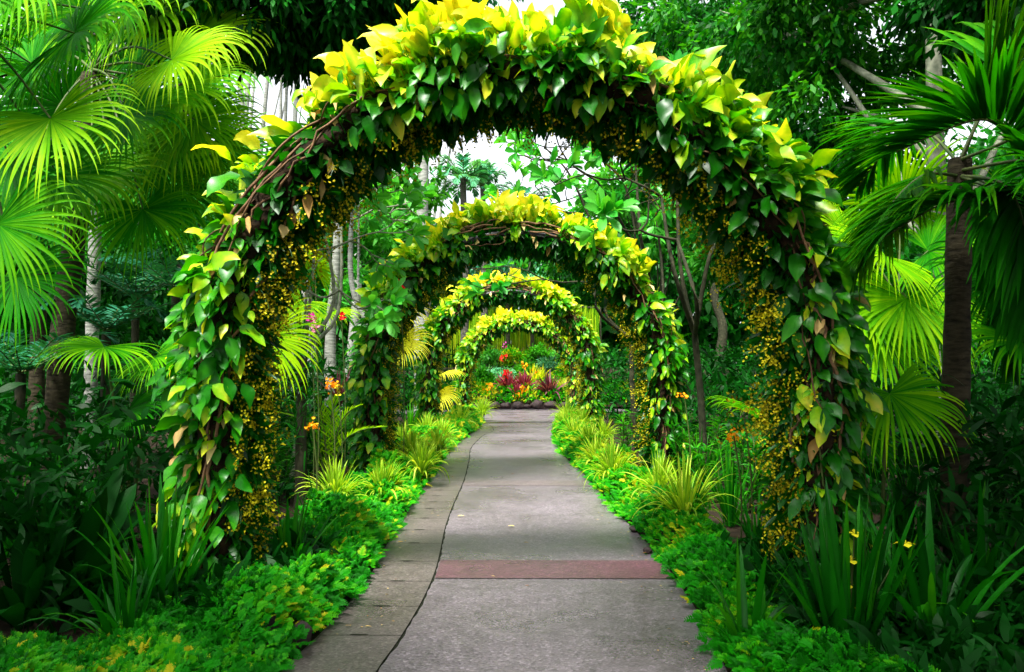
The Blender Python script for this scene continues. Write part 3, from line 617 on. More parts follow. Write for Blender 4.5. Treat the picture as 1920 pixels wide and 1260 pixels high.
# ------------------------------------------------------------------ taller trees around
def C(px, py, Y, r): return (at(px, py, Y), r)
ov = make_tree('overhanging_tree', base(-420, 10), 5.6, .2, [C(360, -40, 8.6, .8), C(470, 10, 8.6, .75), C(560, 40, 8.8, .7), C(640, 50, 9, .75), C(700, 0, 9.3, .75), C(560, -60, 8.8, .9), C(680, -60, 9, .9), C(760, -60, 9.5, .9)], 80, 22000, .16,
          'tree with a dark drooping crown hanging in over the left of the nearest arch', 'tree', None, 'dark', 'mossy', tone=(.1, .95), hang=1.0, rows=2, wr=.36)
crown_mesh('crown', [(np.array([-4.5, 1.2, 6.2]), 2.0), (np.array([-3, -1, 6.3]), 2.2), (np.array([-6, -1.5, 6]), 2.2), (np.array([-7.5, 1.5, 5.5]), 2), (np.array([-1.2, .6, 6.6]), 1.7), (np.array([-.2, 2.2, 6.9]), 1.3), (np.array([-1, -3.5, 6.6]), 2.3), (np.array([-5, -4.5, 6.3]), 2.3), (np.array([-9, -2, 5]), 2.2)], 801, 13000, .34, 'dark', ov, (0, .5), .6, 3)  # unseen overhead lobes added to shade the near ground
make_tree('broadleaf_tree', base(1772, 10.8), 7.2, .19, [C(1500, 40, 13, 1.5), C(1650, 60, 13, 1.4), C(1400, 120, 14, 1.5), C(1580, 200, 12.6, 1.3), C(1700, 180, 14, 1.2), C(1480, 280, 14, 1.3), C(1620, 330, 14, 1.2), C(1870, 20, 12.8, 1.2), C(1970, 100, 12.5, 1.4), C(1350, 20, 15, 1.3), C(1560, -120, 12, 1.6), C(1800, -150, 11, 1.7)], 81, 30000, .17,
          'broadleaf tree with a thick grey trunk rising above the right palm', 'tree', 'trees on the right', 'tree', 'greybr', tone=(.25, 1), hang=.6)
make_tree('broadleaf_tree', base(1455, 18), 7, .2, [C(1440, 120, 18, 1.6), C(1380, 240, 18, 1.5), C(1500, 330, 17.5, 1.5), C(1420, 420, 17, 1.4), C(1350, 330, 18, 1.3), C(1540, 460, 18, 1.3), C(1300, 100, 19, 1.6)], 82, 18000, .19,
          'dark broadleaf tree behind the right shoulder of the nearest arch', 'tree', 'trees on the right', 'dark', 'mossy', tone=(.2, 1), hang=.6)
ov = make_tree('broadleaf_tree', base(2250, 8), 6, .2, [C(1900, -80, 9, 1.2), C(2000, 40, 9, 1.2)], 83, 5000, .17, 'added tree shading the right corner, its leaves at the top right edge', 'tree', 'trees on the right', 'dark', 'mossy', tone=(.1, .8), hang=.7)
crown_mesh('crown', [(np.array([5, 3, 6]), 1.9), (np.array([3.5, 1, 6.3]), 1.8), (np.array([6.5, 5.2, 5.5]), 1.8), (np.array([2, -1, 6.4]), 2), (np.array([5, -1.5, 6]), 2), (np.array([7.5, 2.5, 4.6]), 2.1), (np.array([4.6, 4.6, 6.2]), 1.6), (np.array([.6, 1.2, 6.8]), 1.6), (np.array([2.4, 2.8, 6.6]), 1.4), (np.array([2.5, -4, 6.6]), 2.3), (np.array([6.5, -4, 6.2]), 2.3), (np.array([8.5, -.5, 5]), 2.2), (np.array([6.2, 7.5, 7]), 1.7), (np.array([9, 6, 5.4]), 2), (np.array([4.4, 6.2, 6.9]), 1.2)], 803, 16000, .34, 'dark', ov, (0, .5), .6, 3)  # unseen clumps added overhead to shade the foreground and right side
make_tree('broadleaf_tree', base(745, 30), 7.5, .25, [C(740, 340, 30, 1.9), C(700, 400, 30, 2), C(730, 420, 29, 1.7), C(660, 360, 31, 2), C(620, 440, 30, 2)], 84, 14000, .3, 'bright green rounded tree left of the distant palms', 'tree', 'trees beyond the arches', 'tree', tone=(.5, 1))
make_tree('broadleaf_tree', base(1250, 32), 8, .25, [C(1200, 420, 32, 2.4), C(1300, 380, 32, 2.6), C(1130, 470, 33, 2), C(1260, 500, 31, 2.2), C(1380, 460, 31, 2.4), C(1050, 500, 36, 2.2)], 85, 16000, .3, 'deep green tree filling the gap right of the second arch', 'tree', 'trees beyond the arches', 'tree', tone=(.0, .7))
make_tree('broadleaf_tree', base(420, 30), 9, .25, [C(300, 330, 30, 2.4), C(400, 420, 30, 2.4), C(500, 400, 31, 2.2), C(200, 300, 28, 2.6), C(80, 300, 28, 2.8), C(330, 500, 27, 2.2), C(160, 480, 27, 2.2), C(30, 500, 26, 2.2)], 86, 18000, .3, 'dim green tree behind the trunks of the left palms', 'tree', 'trees beyond the arches', 'tree', tone=(0, .6))
make_tree('small_tree', base(625, 18), 3.6, .07, [C(600, 400, 18, .75), C(660, 430, 18.5, .75), C(560, 470, 17.5, .75), C(640, 500, 18, .7), C(700, 390, 19, .75), C(590, 560, 17.5, .7), C(720, 470, 19, .6)], 91, 5200, .24, 'small fresh green tree behind the left frangipani limbs', 'tree', 'small trees between the arches', 'frangi', 'mossy', tone=(.45, 1.1), hang=.1, rows=3, wr=.36)
make_tree('small_tree', base(1245, 19), 4.2, .07, [C(1160, 350, 19, .8), C(1225, 330, 19.5, .8), C(1285, 390, 19, .85), C(1230, 430, 19, .7), C(1120, 400, 20, .6), C(1320, 480, 18.5, .8)], 92, 5200, .25, 'small fresh green tree between the right legs of the first two arches', 'tree', 'small trees between the arches', 'frangi', 'mossy', tone=(.4, 1.05), hang=.1, rows=3, wr=.36)
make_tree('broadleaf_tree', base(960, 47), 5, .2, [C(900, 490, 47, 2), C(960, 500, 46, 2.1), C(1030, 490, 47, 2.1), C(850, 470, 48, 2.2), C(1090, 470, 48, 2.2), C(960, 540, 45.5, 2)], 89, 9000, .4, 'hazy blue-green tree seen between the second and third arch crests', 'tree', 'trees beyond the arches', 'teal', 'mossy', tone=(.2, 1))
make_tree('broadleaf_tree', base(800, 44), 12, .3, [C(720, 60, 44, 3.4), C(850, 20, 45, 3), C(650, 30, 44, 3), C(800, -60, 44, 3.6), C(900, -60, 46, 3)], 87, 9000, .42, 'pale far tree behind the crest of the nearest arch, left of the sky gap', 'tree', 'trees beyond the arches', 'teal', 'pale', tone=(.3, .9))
make_tree('broadleaf_tree', base(1330, 42), 12, .3, [C(1260, 20, 42, 3), C(1330, 100, 42, 3), C(1250, 110, 42, 2.2), C(1400, 20, 42, 3)], 88, 9000, .4, 'far green tree just right of the arch crest', 'tree', 'trees beyond the arches', 'tree', 'mossy', tone=(.3, .9))
for i, (px, Y, wpx, top, lab) in enumerate([
    (430, 26, 16, -40, 'slanting pale trunk leftmost against the white sky'), (472, 30, 13, 20, 'pale slim trunk right of the slanting one'), (508, 30, 11, 40, 'straight pale trunk above the left vine leaves'), (522, 34, 8, 60, 'thinnest grey trunk of the row against the sky'),
    (534, 33, 9, 60, 'grey trunk beside the thinnest one'), (554, 31, 12, 40, 'pale trunk mid-row left of the yellow leaves'), (580, 32, 12, 40, 'grey-green trunk close behind the yellow leaves'), (606, 26, 18, 20, 'broad whitish trunk behind the left arch shoulder'), (652, 27, 16, 20, 'whitish trunk rising behind the arch stems'), (795, 26, 24, -80, 'forked pale trunk above the left crest of the nearest arch'),
    (632, 15, 20, 300, 'thick whitish trunk behind the left frangipani'), (664, 16, 12, 330, 'grey trunk right of the thick whitish one')]):
    s = FPX/Y; h = at(px, top, Y)[2]-gz(Y)+1.5; lx = (-.9 if px == 430 else .1)
    p = at(px, 250 if px < 800 else 40, Y); bb = np.array([p[0]+(.9 if px == 430 else 0), Y, gz(Y)])
    make_tree('pale_tree', bb, h, wpx/s/2*1.25, [(np.array([bb[0]+lx, Y, gz(Y)+h+.6]), 1.5), (np.array([bb[0]+lx+.9, Y+.6, gz(Y)+h+.1]), 1.1)], 200+i, 900, .3, lab, 'tree', 'pale-trunked trees', 'tree', 'pale', (lx, 0), tone=(.3, .9), limbs=True)
# far palms in the gap of sky
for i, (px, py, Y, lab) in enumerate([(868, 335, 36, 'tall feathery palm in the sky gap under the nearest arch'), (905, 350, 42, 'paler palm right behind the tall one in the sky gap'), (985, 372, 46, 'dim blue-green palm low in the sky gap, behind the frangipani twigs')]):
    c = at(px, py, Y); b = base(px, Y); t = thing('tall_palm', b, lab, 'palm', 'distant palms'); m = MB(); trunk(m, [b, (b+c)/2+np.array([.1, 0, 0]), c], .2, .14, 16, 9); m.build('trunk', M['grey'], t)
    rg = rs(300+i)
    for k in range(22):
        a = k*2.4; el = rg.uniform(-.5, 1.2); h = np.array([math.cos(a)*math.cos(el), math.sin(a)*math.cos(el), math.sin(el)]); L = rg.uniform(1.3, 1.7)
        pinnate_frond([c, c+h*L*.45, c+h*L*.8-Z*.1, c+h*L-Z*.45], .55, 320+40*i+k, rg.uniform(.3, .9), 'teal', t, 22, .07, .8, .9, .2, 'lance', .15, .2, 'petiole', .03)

# ------------------------------------------------------------------ beds: ground cover, undergrowth
def bed(name, side, seed, n, wfun, label, hf, tone0):
    rg = rs(seed); np.random.seed(seed)
    y = 1.7+22*rg.rand(n)**1.9; u = rg.rand(n)**.8
    e = np.array([xl_(np.array(q)) if side < 0 else xr_(np.array(q)) for q in y]).astype(float)
    w = np.array([wfun(q) for q in y]); x = e+side*(.02+u*w)-side*.05*(rg.rand(n) < .2)
    hh = hf(x, y, u)*np.clip(u*w/.22, .15, 1)**.6; g = np.array([gz(q) for q in y])
    p = np.stack([x, y, g+hh*rg.uniform(.45, 1, n)**.5], -1)
    out = np.stack([-side*(1-u)*1.1, -.45+0*u, .9+0*u], -1)+jit(rg, n, .55); d = nrm(out)
    L = rg.uniform(.04, .095, n)*(1+y*.03); nm = Z*.8+np.array([0, -.6, .2])+jit(rg, n, .35)
    tone = tone0+.22*np.clip((y-6)/6, 0, 1)+.22*np.sin(x*5+1)*np.sin(y*3.1)+rg.randn(n)*.19-.25*(np.sin(x*11+2)*np.sin(y*8) > .55)+(rg.rand(n) < .03)*.4  # tone rises with distance, painting the brighter light there
    m = MB(); np.random.seed(seed)
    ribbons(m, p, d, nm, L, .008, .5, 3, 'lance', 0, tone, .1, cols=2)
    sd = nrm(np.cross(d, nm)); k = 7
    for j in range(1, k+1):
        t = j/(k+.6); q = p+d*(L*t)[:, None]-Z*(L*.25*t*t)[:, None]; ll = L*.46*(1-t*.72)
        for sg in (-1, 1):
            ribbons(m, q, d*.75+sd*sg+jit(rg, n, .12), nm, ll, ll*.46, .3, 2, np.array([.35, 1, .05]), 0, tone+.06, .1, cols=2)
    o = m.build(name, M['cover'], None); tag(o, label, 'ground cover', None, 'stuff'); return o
def hl(x, y, u): return .07+.22*np.where(np.abs(y-5)<1.1, np.clip(1.25-u, .25, 1), 1)*np.clip(.5+.55*np.sin(y*3.4+x*1.5)+.25*np.sin(y*7.7+x*5), 0, 1.1)*np.clip((y-1.2)/3.4, .35, 1.2)+.05*np.sin(x*9+y*6)
bed('ground_cover', -1, 400, 46000, lambda y: float(np.interp(y, [2, 3.2, 4.2, 5.2, 8, 24], [2.9, 2.1, 1.15, .8, .65, .8])), 'bright green feathery ground cover left of the path', hl, .42)
bed('ground_cover', 1, 401, 24000, lambda y: float(np.interp(y, [2, 5, 8, 24], [.75, .5, .55, .7])), 'bright green feathery ground cover right of the path', hl, .36)
def undergrowth(name, side, seed, n, label):
    rg = rs(seed); np.random.seed(seed); y = 2.5+32*rg.rand(n)**1.3; y[:9000] = 1.6+4.5*rg.rand(9000); x = side*(np.where(y < 6.2, 1.45, 2.6)+rg.rand(n)**1.2*(2.5+y*.45)); g = np.array([gz(q) for q in y]); hmax = np.where(np.abs(x) < 2.7, .22, .35+.5*rg.rand(n)+.05*y+.35*np.abs(np.sin(x*1.7+y)))
    if side < 0:
        k = ~((y < 4.5) & (x > -3.3-.3*(y < 3.4))); x, y, g, hmax = x[k], y[k], g[k], hmax[k]; n = len(x)
    p = np.stack([x, y, g+hmax*rg.rand(n)**.7], -1); m = MB()
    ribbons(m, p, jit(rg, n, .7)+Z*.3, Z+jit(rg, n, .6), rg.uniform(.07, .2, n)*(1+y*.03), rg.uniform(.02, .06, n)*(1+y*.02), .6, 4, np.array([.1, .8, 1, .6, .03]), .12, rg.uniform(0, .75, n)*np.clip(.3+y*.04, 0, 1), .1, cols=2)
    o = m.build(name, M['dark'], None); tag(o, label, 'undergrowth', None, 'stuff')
undergrowth('undergrowth', -1, 410, 34000, 'tangled leafy undergrowth on the left of the path'); undergrowth('undergrowth', 1, 411, 34000, 'tangled leafy undergrowth on the right of the path')
# far wood that closes the view behind everything
rg = rs(420); n = 150000; side = rg.rand(n) < .5
y = np.where(side, 12+40*rg.rand(n), 50+12*rg.rand(n)); x = np.where(side, np.sign(rg.randn(n))*(9+y*.28+5*rg.rand(n)), rg.uniform(-40, 40, n)); x = np.where((~side) & (np.abs(x) < 3) & (rg.rand(n) < .5), x+8, x)
top = np.where(side, 8+.10*y, np.interp(np.abs(x+1), [0, 4, 9, 40], [8, 9, 13, 16])); z = .2+top*rg.rand(n)**1.25
m = MB(); np.random.seed(420); p = np.stack([x, y, z], -1); k = rg.randint(0, 400, n); cl = rg.rand(400); p += rg.randn(400, 3)[k]*.5
fs = np.where(side, 1., 1.7); ribbons(m, p, jit(rg, n, .6)-Z*.5, Z+jit(rg, n, .5), rg.uniform(.3, .7, n)*fs, rg.uniform(.14, .3, n)*fs, .3, 3, np.array([.15, 1, .7, .04]), .1, cl[k]*.5+rg.rand(n)*.25, 0, cols=2)
o = m.build('woodland', M['tree'], None); tag(o, 'dense green woodland closing the view behind the garden', 'woodland', None, 'stuff')

# ------------------------------------------------------------------ strap-leaved plants
for i, (px, py, n, L, Wd, sp, dr, lab) in enumerate([
    (300, 1165, 46, .85, .04, .42, .9, 'large clump of sword leaves in front of the left foot of the nearest arch'),
    (545, 1085, 34, .62, .04, .30, .7, 'upright sword-leaf clump right of the left foot of the nearest arch'),
    (600, 1010, 26, .6, .03, .55, 1.1, 'arching wet-leaved clump above the left ground cover'),
    (110, 1130, 40, .85, .038, .7, 1.2, 'dark arching clump in the lower left shade'),
    (20, 1040, 30, .9, .04, .6, 1.1, 'dark strap-leaved clump cut by the left edge'),
    (200, 1010, 34, .9, .035, .5, 1.0, 'shaded grassy clump behind the lower left arching leaves'),
    (1585, 1250, 58, .85, .05, .26, .5, 'tall iris clump with yellow flowers at the lower right'),
    (1840, 1150, 44, .85, .045, .7, 1.2, 'arching dark clump in the lower right shade'),
    (1420, 1015, 26, .5, .03, .5, 1.0, 'drooping clump at the right foot of the nearest arch'),
    (1370, 985, 40, .8, .026, .38, .9, 'grassy clump just beyond the right ground cover'),
    (1310, 930, 44, .8, .024, .4, .9, 'fine grassy clump between the right legs of the first two arches'),
    (1400, 1230, 22, .6, .04, .8, 1.3, 'low wide-arching clump beside the path at the lower right'),
    (1640, 960, 40, .8, .03, .45, .9, 'dim grassy clump behind the right leg of the nearest arch'),
    (1750, 1230, 30, .8, .05, .7, 1.2, 'broad-leaved low clump at the bottom right'),
    (770, 830, 60, .8, .03, .35, .9, 'bright upright clump at the left between the second and third arches'),
    (930-800, 1010, 36, .8, .04, .5, 1.0, 'dark clump between the glossy rosette and the lower left arching leaves'),
    (240, 1215, 26, .6, .035, .7, 1.2, 'low arching clump amid the lower left ground cover'),
    (1900, 1050, 40, .9, .04, .55, 1.0, 'dark clump at the right edge under the palm'),
    (1660, 1190, 34, .7, .035, .6, 1.1, 'grassy clump right beside the yellow iris'),
    (1700, 1060, 34, .8, .045, .3, .6, 'upright sword-leaf clump right of the yellow iris flowers')]):
    dk = px < 260 or px > 1500  # clumps at both sides toned darker to paint the shade there
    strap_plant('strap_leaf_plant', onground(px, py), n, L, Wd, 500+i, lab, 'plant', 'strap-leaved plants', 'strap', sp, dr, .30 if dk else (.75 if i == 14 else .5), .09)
# the iris flowers
t = [o for o in bpy.data.objects if o.get('label', '').startswith('tall iris')][0]
for i, (px, py) in enumerate([(1602, 1001), (1597, 1051), (1587, 1097), (1608, 1138), (1697, 1020)]):
    rg = rs(540+i); p = at(px, py, onground(1560, 1240)[1]-.05+.1*(i == 4)); m = MB()
    for k in range(3):
        a = k*2.1+.3; ribbons(m, p[None]+Z*.0, np.array([[math.cos(a), math.sin(a), .12]]), Z, .062, .046, .5, 4, 'obov', .1, .9)
        ribbons(m, p[None], np.array([[math.cos(a+1), math.sin(a+1), .9]]), Z, .034, .018, .2, 3, 'obov', .1, .6)
    fl = m.build('flower', M['yellow'], t); m = MB(); bb = np.array(t.location); tube(m, smooth_path([bb+Z*.02, (bb+p)/2+np.array([.01, 0, .06]), p], 10), .004, 5); m.build('flower_stem', M['petiole'], fl)
# striped tufts along the path
SP = [(790, 915, .36, 'striped tuft spilling onto the path left of the second arch'), (772, 880, .34, 'striped tuft just behind the tuft at the left path edge'), (818, 868, .32, 'striped tuft by the left foot of the second arch'), (828, 845, .32, 'pale striped tuft near the left path bend'), (905, 790, .42, 'pale striped tuft at the tip of the left path bend'), (628, 975, .34, 'striped tuft in the left bed among the sword leaves'),
      (1148, 925, .36, 'striped tuft overhanging the path at the right'), (1285, 1010, .42, 'large striped tuft right of the path before the nearest arch'), (1105, 860, .34, 'striped tuft at the right path edge before the second arch'), (1078, 842, .34, 'striped tuft beside the right path bend'), (1062, 822, .36, 'dense striped tuft at the narrowest right path edge'), (1062, 800, .42, 'rounded striped tuft beside the far right path edge'), (1130, 845, .34, 'striped tuft behind the right path edge tufts'), (800, 835, .34, 'striped tuft deep in the left bed by the third arch'), (752, 862, .34, 'striped tuft against the left foot of the second arch'), (862, 812, .36, 'striped tuft on the inside of the left path bend'), (1118, 893, .3, 'small striped tuft midway along the right path edge'), (1092, 815, .36, 'striped tuft by the right foot of the third arch'), (1235, 960, .34, 'striped tuft behind the mounded cover on the right'), (715, 960, .28, 'small striped tuft on the left mound before the second arch')]
for i, (px, py, L, lab) in enumerate(SP):
    strap_plant('striped_grass', onground(px, py)+Z*.16, 170, L*1.4, .022, 600+i, lab, 'plant', 'striped tufts edging the path', 'spider', .75, 1.35, .5, .05, .25, .2, 'strap', tmid=-.25)
# dark broad-leaved rosette, red and plum plants
strap_plant('broad_leaf_plant', base(150, 5.0)+Z*0, 26, .95, .15, 640, 'dark glossy rosette of broad leaves in the left shade', 'plant', None, 'dark', .75, .75, .15, .08, .1, .1, 'obov')
strap_plant('broad_leaf_plant', base(60, 4.6), 18, .7, .12, 641, 'dark low broad-leaved plant left of the glossy rosette', 'plant', None, 'dark', .9, .9, .15, .08, .1, .1, 'obov')
b = base(636, 12.2); strap_plant('cordyline', b+Z*.9, 30, .6, .05, 642, 'dark red cordyline left of the second arch', 'plant', 'red-leaved plants', 'plum', .5, .5, .35, .04, .2, .15, 'lance')
# grasses and upright orchids filling the left and right beds between the arches
rg = rs(650)
LB = [(505, 900), (530, 870), (560, 900), (585, 860), (610, 880), (640, 860), (545, 820), (600, 820), (520, 940), (655, 830), (570, 840), (490, 860), (625, 840)]
LB = LB+[(q+14, w-16) for q, w in LB]
nm = ['far left of the bed', 'beside the hanging gold frond', 'front of the bed', 'under the purple flower', 'before the second arch foot', 'close to the second arch foot', 'under the gold frond', 'under the orange flower', 'right behind the left arch flowers', 'touching the second arch vine', 'middle of the bed', 'behind the arch flowers', 'below the orange blooms']
nm = nm+[q.replace('of the bed', '')+' at the back' for q in nm]
for i, (px, py) in enumerate(LB):
    g = onground(px, py); stems_plant(g, rg.uniform(.6, 1.0), 660+i, f'upright orchid stems in the left bed, {nm[i]}', 'upright orchid stems', tone=rg.uniform(.5, .85), nl=34)
RB = [(1340, 880), (1380, 900), (1290, 880), (1420, 930), (1260, 860), (1170, 850), (1350, 850), (1400, 860), (1310, 905), (1440, 960), (1330, 940), (1460, 900), (1270, 900), (1220, 850), (1390, 955), (1300, 840)]
nm = ['front middle of the bed', 'below the orange flower', 'near the second arch foot', 'beside the right arch flowers', 'behind the second arch foot', 'inside the second arch foot', 'deep in the bed', 'deep beside the nearest arch', 'left of the orange flower', 'at the arch foot', 'behind the mounded cover', 'behind the arch flowers', 'before the second arch foot', 'by the leaning trunk', 'under the loose yellow spray', 'below the mossy trunk']
for i, (px, py) in enumerate(RB):
    g = onground(px, py); stems_plant(g, rg.uniform(.6, .95), 1690+i, f'leafy stems in the right bed, {nm[i]}', 'upright orchid stems', tone=rg.uniform(.4, .75), nl=30)
def flower_spike(p, b, mat, n, r, size, seed, label, name='orchid_spray', cat='orchid', grp=None):
    rg = rs(seed); np.random.seed(seed); t = thing(name, b, label, cat, grp); m = MB(); tube(m, smooth_path([b, (b+p)/2+np.array([.03, 0, .05]), p], 10), .007, 5); m.build('flower_stem', M['petiole'], t)
    m = MB(); flower_pts(m, p+rg.randn(n, 3)*np.array([r, r*.6, r]), rg, size, rg.rand(n)); m.build('blossoms', M[mat], t)
for i, (px, py, Y, mt, n, r, s, lab) in enumerate([
    (582, 595, 8.6, 'magenta', 30, .03, .018, 'purple orchid head above the left bed'), (590, 612, 8.5, 'pinkf', 24, .028, .016, 'pink orchid head just under the purple one'), (620, 722, 8.2, 'orange', 30, .035, .017, 'orange orchid spray in the left bed'), (634, 728, 8.4, 'yellow', 20, .03, .015, 'golden orchid spray right of the orange one'), (586, 798, 7.4, 'orange', 22, .03, .016, 'small orange orchid low in the left bed'), (1376, 818, 6.6, 'orange', 30, .03, .017, 'orange orchid bloom in the right bed'), (1283, 742, 9, 'orange', 14, .03, .017, 'tiny orange bloom right of the second arch'), (1395, 778, 6.4, 'yellow', 60, .12, .014, 'loose spray of small yellow blooms leaning from the right arch'), (750, 535, 10.8, 'red', 6, .03, .04, 'red bloom hanging at the left of the second arch'), (640, 590, 9, 'red', 5, .03, .03, 'tiny red bloom in front of the yellow palm'), (1528, 775, 5.2, 'yellow', 40, .07, .015, 'bright yellow spray hanging from the right leg of the nearest arch')]):
    flower_spike(at(px, py, Y), base(px+8, Y+.05), mt, n, r, s, 700+i, lab)
b = base(567, 8.7); t = thing('mossy_post', b, 'mossy upright post carrying orchids in the left bed', 'post'); m = MB(); trunk(m, [b, at(566, 740, 8.7), at(568, 630, 8.7)], .06, .05, 14, 9); m.build('stem', M['mossy'], t)
rg = rs(720); m = MB(); p = np.stack([b[0]+rg.randn(120)*.06, b[1]-.05+rg.randn(120)*.05, b[2]+rg.uniform(.6, 1.95, 120)], -1); ribbons(m, p, jit(rg, 120, .6)+Z*.4, Z+jit(rg, 120, .3), rg.uniform(.15, .4, 120), .02, 1.2, 6, 'strap', .1, .2+.3*rg.rand(120)); m.build('foliage', M['strap'], t)
# ferns and a cycad
for i, (px, py, Y, L, n, tone, lab) in enumerate([(255, 560, 10.5, 1.0, 12, .15, 'feathery fern behind the pale palm trunk'), (330, 540, 9.8, .9, 10, .2, 'fern left of the nearest arch at mid height'), (200, 620, 9, .8, 10, .15, 'fern low between the left palm trunks'), (40, 700, 8, .9, 12, .1, 'dim fern at the left edge')]):
    b = base(px, Y); t = thing('fern', b, lab, 'fern', 'ferns in the shade'); c = at(px, py, Y); rg = rs(740+i); m = MB(); trunk(m, [b, c*.5+b*.5, c], .05, .05, 8, 7); m.build('stem', M['mossy'], t)
    for k in range(n):
        a = k*2.4; h = np.array([math.cos(a), math.sin(a), .55]); l = L*rg.uniform(.8, 1.1)
        pinnate_frond([c, c+h*l*.4, c+h*l*.8-Z*.02, c+h*l-Z*.2], .2, 760+i*30+k, tone, 'teal', t, 26, .03, .2, 1.1, .05, 'lance', .08, .1, 'petiole', .008)
b = base(618, 9); t = thing('cycad', b, 'cycad with a toothed green frond left of the second arch', 'cycad')
for k, (dx, u) in enumerate([(-.15, 1), (.35, .8), (-.5, .7), (.1, .9), (.6, .5)]):
    c = b+Z*.5; h = np.array([dx, -.15, u]); pinnate_frond([b+Z*.1, c+h*.25, c+h*.6, c+h*.8+np.array([dx*.3, 0, -.05])], .16, 800+k, .85, 'fan', t, 24, .02, .2, 1.0, .3, 'lance', .2, .1)
# ------------------------------------------------------------------ far bed beyond the path
mb = MB(); xs2 = np.linspace(-16, 16, 40); ys2 = np.linspace(31.5, 49, 18)
def bz(x, y): return gz(y)+float(np.interp(y, [31.4, 31.8, 32.4, 38, 49], [.05, .25, .55, 1.2, 1.9]))
G = np.array([[[x, y, bz(x, y)] for y in ys2] for x in xs2]); mb.add(G, [[i*18+j, (i+1)*18+j, (i+1)*18+j+1, i*18+j+1] for i in range(39) for j in range(17)], .5); struct(mb.build('planting_bank', M['soil']))
rg = rs(820); x = -3.6; k = 0; rocks = []
words = ['low rounded', 'squat', 'tall pointed', 'reddish blocky', 'flat mossy', 'rounded', 'broad dark', 'small wedge-shaped']
while x < 3.2:
    w = rg.uniform(.13, .34); h = w*rg.uniform(.55, .95); m = MB(); c = np.array([x+w, 31.35+rg.randn()*.07, gz(31.3)+h*.6]); blob(m, c, (w, .26, h), 830+k, 3, .5); ob = m.build('edging_rock', M['stone'], None, origin=c-Z*h*.55)
    px = 975+(c[0])*FPX/31.35
    ref = ('under the burgundy leaves' if 935 < px < 1000 else 'under the plum leaves' if 1000 <= px < 1060 else 'left end of the far kerb' if px < 935 else 'right end of the far kerb')
    tag(ob, f'{words[k % 8]} dark rock edging the far bed, {ref}', 'rock', 'rocks edging the far bed'); x += 2*w*.86; k += 1
def onbank(px, py):
    for Y in np.arange(31.6, 49, .1):
        p = at(px, py, Y)
        if p[2] <= bz(p[0], Y): return p
    return p
for i, (px, py, n, L, Wd, mt, lab) in enumerate([(952, 735, 110, .95, .12, 'burg', 'burgundy cordyline clump at the left of the red bed'), (983, 735, 110, .95, .12, 'burg', 'pinkish-red cordyline clump in the middle of the far bed'), (968, 742, 50, .6, .09, 'burg', 'low burgundy cordyline in front of the two larger ones'), (1030, 742, 80, 1.05, .11, 'plum', 'dark plum cordyline right of the burgundy clumps'),
    (1000, 720, 60, .9, .10, 'gold', 'yellow croton behind the red cordylines'), (1015, 716, 50, .9, .10, 'gold', 'yellow croton nearest the plum cordyline'), (1042, 706, 40, 1.0, .09, 'spider', 'pale yellow spiky bromeliad above the plum cordyline'), (1060, 738, 60, .8, .09, 'spider', 'yellow striped clump at the right end of the far bed'), (925, 728, 40, .7, .08, 'strap', 'green strap clump left of the red bed'), (910, 712, 40, .9, .08, 'strap', 'tall green strap clump at the left of the far bed'), (1072, 720, 50, .9, .09, 'gold', 'golden clump half hidden behind the right leg of the farthest arch')]):
    strap_plant('cordyline' if mt in ('burg', 'plum') else 'bed_plant', onbank(px, py), n, L, Wd, 850+i, lab, 'plant', 'coloured plants of the far bed', mt, .8, .7, .6, .12, .25, .15, 'lance')
p = onbank(950, 735); q = at(948, 700, p[1]-.3); flower_spike(q, p, 'red', 45, .08, .05, 870, 'bright red plume flower above the burgundy leaves', 'red_flower', 'flower'); 
for i, (px, py, mt, lab) in enumerate([(920, 726, 'orange', 'orange flower cluster left of the burgundy leaves'), (932, 733, 'yellow', 'yellow flower cluster beside the orange one'), (980, 728, 'orange', 'golden flower in front of the burgundy leaves'), (968, 744, 'orange', 'low golden flower above the far rocks'), (982, 684, 'orange', 'orange flower high in the far shrubs'), (1003, 697, 'orange', 'small orange flower above the yellow croton'), (942, 670, 'red', 'red flower in the far shrubs'), (948, 648, 'magenta', 'magenta flower at the foot of the hanging curtain'), (1022, 628, 'pinkf', 'pink flowers at the right of the hanging curtain'), (932, 622, 'pinkf', 'pale pink flowers at the left of the hanging curtain'), (888, 708, 'red', 'red flower left of the farthest arch'), (815, 690, 'pinkf', 'reddish flowers beyond the third arch')]):
    Y = 31.9 if py > 715 else (36 if py > 655 else 43); pp = at(px, py, Y); bb = pp.copy(); bb[2] = bz(pp[0], Y) if Y > 31.5 else gz(Y); flower_spike(pp, bb, mt, 14, .10, .06, 880+i, lab, 'flower_cluster', 'flower', 'flowers of the far bed')
